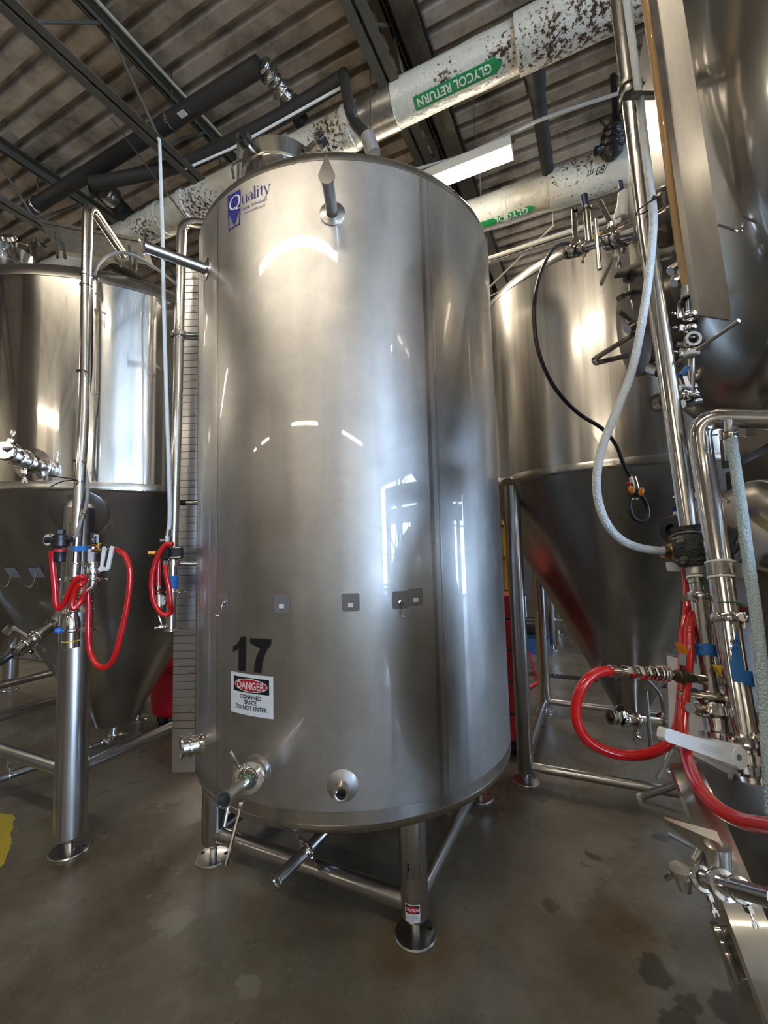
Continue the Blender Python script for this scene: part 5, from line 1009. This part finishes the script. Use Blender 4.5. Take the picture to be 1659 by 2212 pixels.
# tape strip
m = MB(); c = P(1595, 1463, .82); m.lathe(c-ax2*.011, ax2, [(.021, 0), (.0214, .001), (.0214, .024), (.021, .025)], 28); f = tmap(P(1584, 1412, .83), ax2, .0212, .0004)
shape_bm(m, [(-.034, -.05), (.012, -.05), (.012, .046), (-.034, .046)], lambda a, b: f(a, b), .01); tp = m.build('tape_strip', M_BLUET, t2, 'blue tape strip with handwriting')
m = MB()
for s, y, z in (('@ 5', .030, .012), ('25@10', .016, .0095), ('75@15', .004, .0085)): text_bm(m, s, z, lambda a, b: tmap(P(1584, 1412, .83), ax2, .0212, .001)(a-.017, y+b), off=.00015)
text_bm(m, 'V16', .012, lambda a, b: tmap(P(1595, 1463, .82), ax2, .0214, .0008)(a-.02, b-.006), off=.00015); m.build('handwriting', M_INK, tp)
m = MB(); b = P(1609, 1592, .79); m.lathe(b, ax2, [(.021, -.004), (.034, 0), (.036, .006), (.036, .014), (.03, .018), (.026, .022), (.03, .026), (.03, .04), (.024, .044), (.022, .056), (.032, .06), (.033, .068), (.022, .068), (.02, .056), (0, .056)], 30)
X, Y = perp(ax2); 
for s in (-1, 1): m.cyl(b+Vector((.034*s, -.012, 0))+ax2*-.002, b+Vector((.034*s, -.012, 0))+ax2*.03, .004, 8)
m.build('end_valve', M_FIT, t2); m = MB(); m.cyl(b+Vector((.02, 0, .0)), P(1690, 1605, .72), .008, 12); m.cyl(b+Vector((.02, 0, -.01)), P(1690, 1625, .72), .008, 12); m.build('clamp', M_FIT, t2)
# white valve handle
ha, hb = P(1592, 1635, .735), P(1434, 1590, .70); d = (hb-ha).normalized(); n = (CAM-ha).normalized(); s = d.cross(n).normalized(); s = s if s.z > 0 else -s; n = s.cross(d).normalized(); n = n if n.dot(CAM-ha) > 0 else -n
L = (hb-ha).length; m = MB(); pr = [(0, .017), (.03, .0135), (L*.7, .0115), (L, .0125), (L+.004, .008), (L+.004, -.002), (L, -.006), (L*.7, -.009), (.03, -.0125), (0, -.014)]
pr = [(a_, b_) for a_, b_ in pr]+[(-.012, -.011), (-.017, 0.001), (-.012, .013)]
m.prism([ha+d*x+s*y+n*.005 for x, y in pr], -n*.014); m.lathe(ha-n*.038, n, [(0, 0), (.0185, 0), (.0185, .04), (.016, .044), (0, .044)], 28); h = m.build('valve_handle', M_WHITE, t2, 'long white plastic lever handle')
MB().lathe(ha+n*.0045+d*.004, n, [(0, .0022), (.005, .0022), (.005, 0)], 14).build('bore', simple('grey_hole', (.15, .16, .17), .6), h)
MB().prism([ha+d*x+s*y+n*.0052 for x, y in ((.035, .006), (L*.55, .005), (L*.55, -.002), (.035, -.004))], n*.0006).build('label_recess', simple('pale_grey_recess', (.60, .63, .65), .4), h)
# ball valve between the pipes and quick coupler branch
bv = ballvalve(P(1560, 1508, .84), (P(1500, 1500, .84)-P(1560, 1508, .84)), .0095, .055, Vector((-.05, -.1, 1)), t2, M_YEL, None, .052)
m = MB(); m.cyl(P(1590, 1512, .83), P(1468, 1498, .84), .006, 12); m.lathe(P(1508, 1503, .84), Vector((1, 0, -.05)), [(0, 0), (.0105, 0), (.0105, .02), (0, .02)], 6); m.build('branch_nipple', M_FIT, t2)
MB().sphere(P(1500, 1497, .86), .011, 14, (1, 1, .8)).build('blue_cap', M_BLUEP, t2); MB().lathe(P(1566, 1509, .835), Vector((1, 0, -.1)), [(0, 0), (.0075, 0), (.0075, .007), (0, .007)], 14).build('white_seal', M_WHITE, t2)
a, b = P(1530, 1470, .872), P(1440, 1456, .83)
m = MB(); m.cyl(a, P(1495, 1464, .855), .0085, 14); m.build('branch_nipple', M_FIT, t1)
ballvalve(P(1475, 1462, .845), (b-a), .0115, .055, Vector((0, -.1, 1)), t1, M_ORA, simple('dark_bronze', (.12, .11, .07), .4, metal=1), .05)
e = P(1322, 1449, .79); ax = (e-b).normalized(); ln = (e-b).length; m = MB()
m.cyl(P(1452, 1458, .835), e, .006, 12)
for x0, x1, r, nn in ((.0, .007, .0145, 20), (.008, .014, .0145, 20), (.016, .022, .014, 20), (.023, .036, .0135, 6), (.038, .052, .0125, 6), (.057, .072, .0135, 6), (.078, .100, .0115, 6)): m.lathe(b+ax*x0, ax, [(0, 0), (r*.93, 0), (r, .0015), (r, x1-x0-.0015), (r*.93, x1-x0), (0, x1-x0)], nn)
m.build('quick_coupler', M_FIT, t1)
# double bracket
m = MB(); 
for c, r, ax in ((P(1505, 1234, .94), .0165, ax1), (P(1558, 1232, .865), .0208, ax2)):
    m.lathe(c-ax*.012, ax, [(r, 0), (r+.0035, .0), (r+.0035, .024), (r, .024)], 30); q = c+Vector((r+.009, -.016, 0)); m.box(q, Vector((.009, -.003, 0)), Vector((.001, .004, 0)), ZX*.012); n = (CAM-q).normalized(); m.lathe(q+n*.004, n, [(0, 0), (.006, 0), (.006, .004), (0, .004)], 6)
m.box(P(1534, 1233, .90), Vector((.012, -.006, 0)), Vector((.002, .003, 0)), ZX*.011)
m.cyl(P(1590, 1228, .84), P(1700, 1216, .95), .008, 12); m.box(P(1604, 1232, .82), Vector((.006, -.002, 0)), Vector((0, .008, 0)), ZX*.013); m.build('double_bracket', M_GAL, t2)
m = MB()
for c, r, ax in ((P(1505, 1234, .94), .0165, ax1), (P(1558, 1232, .865), .0208, ax2)):
    for s in (-.0165, .0135): m.lathe(c+ax*s, ax, [(r, 0), (r+.0045, .0), (r+.0045, .004), (r, .004)], 30)
m.build('white_liner', M_WHITE, t2)
m = MB(); c = P(1358, 196, 1.01); axt = (p1[1]-p1[0]).normalized(); m.lathe(c-axt*.02, axt, [(.0185, 0), (.022, .002), (.022, .012), (.0185, .014)], 24); m.lathe(c+axt*.004, (axt+Vector((.3, 0, 0))).normalized(), [(.0185, 0), (.024, .003), (.024, .012), (.0185, .014)], 24); m.box(c+Vector((.024, -.006, .008)), Vector((.007, 0, 0)), Vector((0, .006, 0)), ZX*.008); m.box(c+Vector((.030, -.01, .012)), Vector((.004, 0, 0)), Vector((0, .006, 0)), ZX*.006); m.build('pipe_bracket', M_GAL, t1)
# ------------------------------------------------------------ hoses at the right
o = MB().tube(spline([P(1348, -40, .98), P(1362, 60, .98), P(1375, 160, .97), P(1385, 240, .97), P(1394, 320, .965), P(1404, 400, .96), P(1411, 460, .955), P(1409, 520, .95), P(1401, 600, .945), P(1386, 700, .94), P(1365, 800, .94), P(1339, 870, .94), P(1314, 930, .94), P(1297, 980, .94), P(1289, 1030, .94), P(1292, 1080, .945), P(1310, 1130, .95), P(1342, 1166, .96), P(1385, 1184, .97), P(1436, 1191, .98)], 7), .0088, 16).build('braided_hose', M_HOSE)
MB().lathe(P(1430, 1190, .98), Vector((1, .0, 0)), [(.009, 0), (.011, .002), (.011, .012), (.009, .014)], 16).build('hose_clip', M_GAL, o)
m = MB(); c = P(1398, 449, .96); m.tube([c+Vector((.026*math.cos(a), -.004+.02*math.sin(a), .012*math.cos(a))) for a in [k*PI/8 for k in range(17)]], .0018, 6); m.box(c+Vector((0, -.026, .003)), Vector((.004, 0, 0)), Vector((0, .003, 0)), ZX*.003); m.build('zip_tie', M_BLACK, o)
tag(o, 'milky braided hose zip tied to the tall pipe, curving down before the right fermenter', 'hose')
o = MB().tube(spline([P(1580, 945, .83), P(1588, 1005, .82), P(1602, 1100, .80), P(1618, 1220, .78), P(1632, 1320, .765), P(1643, 1420, .75), P(1652, 1520, .735), P(1660, 1640, .72), P(1668, 1760, .71)], 7), .0092, 18).build('braided_hose', M_HOSEC)
m = MB(); c = P(1576, 940, .835); m.cyl(c+ZX*.03, c-ZX*.01, .007, 12); clampband(m, c, ZX, .011, .016, Vector((-1, -.2, -.1))); m.cyl(c+Vector((.0, -.016, .008)), c+Vector((.0, -.008, .008)), .006, 10)
for k in range(3): m.box(c+Vector((.026, -.014, .006-.006*k)), Vector((.009, 0, 0)), Vector((0, .003, 0)), ZX*.0016)
m.bar(c+Vector((.006, -.01, .002)), c+Vector((.02, -.014, .0)), .006, .014); m.lathe(c-ZX*.05, ZX, [(.0095, 0), (.011, .003), (.011, .04), (.0095, .045)], 16); m.build('hose_clamp', M_FIT, o); tag(o, 'clear braided hose hanging from the bent steel pipe at the right edge', 'hose')
o = MB().tube(spline([P(1322, 1449, .80), P(1290, 1453, .79), P(1262, 1476, .78), P(1246, 1515, .78), P(1246, 1557, .78), P(1263, 1592, .78), P(1297, 1617, .78), P(1345, 1631, .78), P(1395, 1629, .79), P(1437, 1611, .80), P(1461, 1580, .82), P(1470, 1530, .85), P(1474, 1470, .87), P(1476, 1410, .90), P(1477, 1365, .93), P(1485, 1320, .97), P(1484, 1260, .99), P(1479, 1215, 1.0)], 7), .0088, 16).build('red_hose', M_RED); tag(o, 'red hose in a wide loop from the quick coupler before the right fermenter cone', 'hose')
m = MB(); m.tube([P(1318, 1449, .80), P(1329, 1449, .803)], .0105, 14); m.build('hose_clip', M_FIT, o)
m = MB(); text_bm(m, '1/4" BEV TUBING', .009, lambda a, b: P(1486+b*900, 1352+a*880, .874)); m.build('hose_print', M_LTXT, o)
o = MB().tube(spline([P(1700, 1790, .47), P(1655, 1784, .50), P(1600, 1772, .54), P(1550, 1745, .58), P(1510, 1700, .63), P(1488, 1650, .69), P(1477, 1600, .75), P(1476, 1540, .82), P(1483, 1470, .85), P(1489, 1410, .88), P(1489, 1360, .905), P(1500, 1325, .92), P(1530, 1308, .94), P(1575, 1309, .94), P(1610, 1322, .90), P(1640, 1348, .86), P(1690, 1400, .80)], 7), .0088, 16).build('red_hose', M_RED); tag(o, 'red hose running down past the paper sheet and off the right edge', 'hose')
# paper in a plastic sleeve on the lower tank
ps = [P(1442, 1416, 1.06), P(1629, 1468, .835), P(1632, 1702, .815), P(1448, 1606, 1.01)]
t = thing('notice_sheet', 'white paper sheet in a clear sleeve on the front of tank 16 behind the pipes', 'paper', ps[3])
n = (ps[1]-ps[0]).cross(ps[3]-ps[0]).normalized(); n = n if n.dot(CAM-ps[0]) > 0 else -n
MB().prism(ps, n*.0012).build('paper', M_PAPER, t)
m = MB(); c = sum(ps, Vector())/4
big = [c+(p-c)*1.07 for p in ps]; m.prism([q-n*.001 for q in big], -n*.001); m.build('sleeve', simple('clear_vinyl', (.55, .58, .62), .15, trans=.85), t)
m = MB(); 
for k in range(2): a = ps[0].lerp(ps[3], .12+k*.0); b = ps[1].lerp(ps[2], .10); m.bar(a.lerp(b, .3+.35*k)+n*.002, a.lerp(b, .55+.4*k)+n*.002, .0008, .002, n)
m.poly([ps[0].lerp(ps[1], .1).lerp(ps[3].lerp(ps[2], .1), .42)+n*.002, ps[0].lerp(ps[1], .45).lerp(ps[3].lerp(ps[2], .45), .34)+n*.002, ps[0].lerp(ps[1], .45).lerp(ps[3].lerp(ps[2], .45), .42)+n*.002, ps[0].lerp(ps[1], .16).lerp(ps[3].lerp(ps[2], .16), .52)+n*.002]); m.build('printed_marks', simple('pale_green_ink', (.25, .42, .38), .6), t)
# ------------------------------------------------------------ things on the floor and behind
c = PZ(385, 1556); t = thing('wheeled_bin', 'red plastic wheeled bin behind the steel scale plate', 'bin', c)
m = MB(); m.lathe(c, ZX, [(0, .09), (.19, .09), (.215, .12), (.235, .47), (.235, .49)], 40); m.build('bin_body', M_REDB, t); MB().lathe(c, ZX, [(.24, .49), (.25, .495), (.25, .53), (.2, .57), (0, .59)], 40).build('bin_lid', M_REDB, t)
for a in (100, 190, 240, 330): q = c+Vector((.14*math.cos(math.radians(a)), .14*math.sin(math.radians(a)), .05)); MB().lathe(q-Vector((.02, 0, 0)), Vector((1, 0, 0)), [(0, 0), (.045, 0), (.048, .008), (.048, .03), (.045, .038), (0, .038)], 20).build('wheel', M_BLACK, t)
pp = [(0, 1757), (14, 1760), (26, 1759), (34, 1768), (27, 1777), (30, 1789), (22, 1800), (25, 1815), (22, 1832), (14, 1850), (9, 1866), (-4, 1878), (-90, 1900), (-80, 1750)]
tag(MB().prism([PZ(x, y, .0) for x, y in pp], ZX*.002).build('floor_paint_patch', simple('worn_yellow_paint', (.42, .33, .03), .5, bump=.3, bscale=30)), 'chipped yellow paint patch on the concrete at the left edge', 'floor paint')
c = G(1.02, 3.75); q = P(1110, 1500, 3.45); c = Vector((q.x-.16, q.y, 0)); t = thing('red_cart', 'red metal cart behind the right edge of the numbered tank', 'cart', c)
MB().box(c+ZX*.62, Vector((.15, 0, 0)), Vector((0, .25, 0)), ZX*.5).build('cabinet', M_REDB, t)
m = MB()
for k in range(4): m.box(c+ZX*(.3+.22*k)+Vector((0, -.252, 0)), Vector((.14, 0, 0)), Vector((0, .003, 0)), ZX*.008)
m.build('drawer_gap', M_BLACK, t)
for s in (-1, 1): MB().lathe(c+Vector((.1*s-.015, -.18, .055)), Vector((1, 0, 0)), [(0, 0), (.055, 0), (.055, .03), (0, .03)], 20).build('wheel', M_BLACK, t)
m = MB(); m.box(c+ZX*.09, Vector((.15, 0, 0)), Vector((0, .25, 0)), ZX*.03); m.build('base', M_BLACK, t)
q = P(1096, 1220, 3.9); t = thing('yellow_ladder', 'yellow ladder rail showing between the numbered tank and the right fermenter leg', 'ladder', (q.x-.2, 3.9, 0))
for x in (q.x-.42, q.x): MB().box((x, 3.9, .92), Vector((.02, 0, 0)), Vector((0, .04, 0)), ZX*.92).build('side_rail', M_YEL, t)
m = MB()
for k in range(6): m.box((q.x-.21, 3.9, .25+.28*k), Vector((.2, 0, 0)), Vector((0, .03, 0)), ZX*.01)
m.build('rungs', M_GAL, t)
q = P(1146, 1330, 6.2); q.z = 0; t = thing('transfer_pump', 'small black and white pump on the floor far behind between the two large tanks', 'pump', q)
MB().lathe(q+ZX*.35-UX*.2, UX, [(0, 0), (.11, 0), (.12, .02), (.12, .28), (.1, .3), (0, .3)], 28).build('motor', M_BLACK, t); MB().lathe(q+ZX*.35+UX*.1, UX, [(0, 0), (.08, 0), (.1, .04), (.08, .12), (0, .14)], 28).build('pump_head', M_WHITE, t)
MB().box(q+ZX*.1, UX*.22, VX*.14, ZX*.1).build('base', simple('blue_enamel', (.03, .08, .2), .4), t)
MB().cyl(q+ZX*.45+UX*.1, q+ZX*.75+UX*.1, .05, 16).build('outlet', M_WHITE, t)
o = MB().tube(spline([PZ(1141, 1405, .02), PZ(1150, 1430, .02), PZ(1160, 1470, .02), PZ(1150, 1480, .02), PZ(1120, 1500, .02)], 6), .014, 10).build('floor_hose', M_RED); tag(o, 'thin red hose lying on the floor behind the right fermenter legs', 'hose')
# keep the original of each shared look tidy
for o in list(bpy.data.objects):
    if o.type == 'MESH' and not o.data.polygons: bpy.data.objects.remove(o)
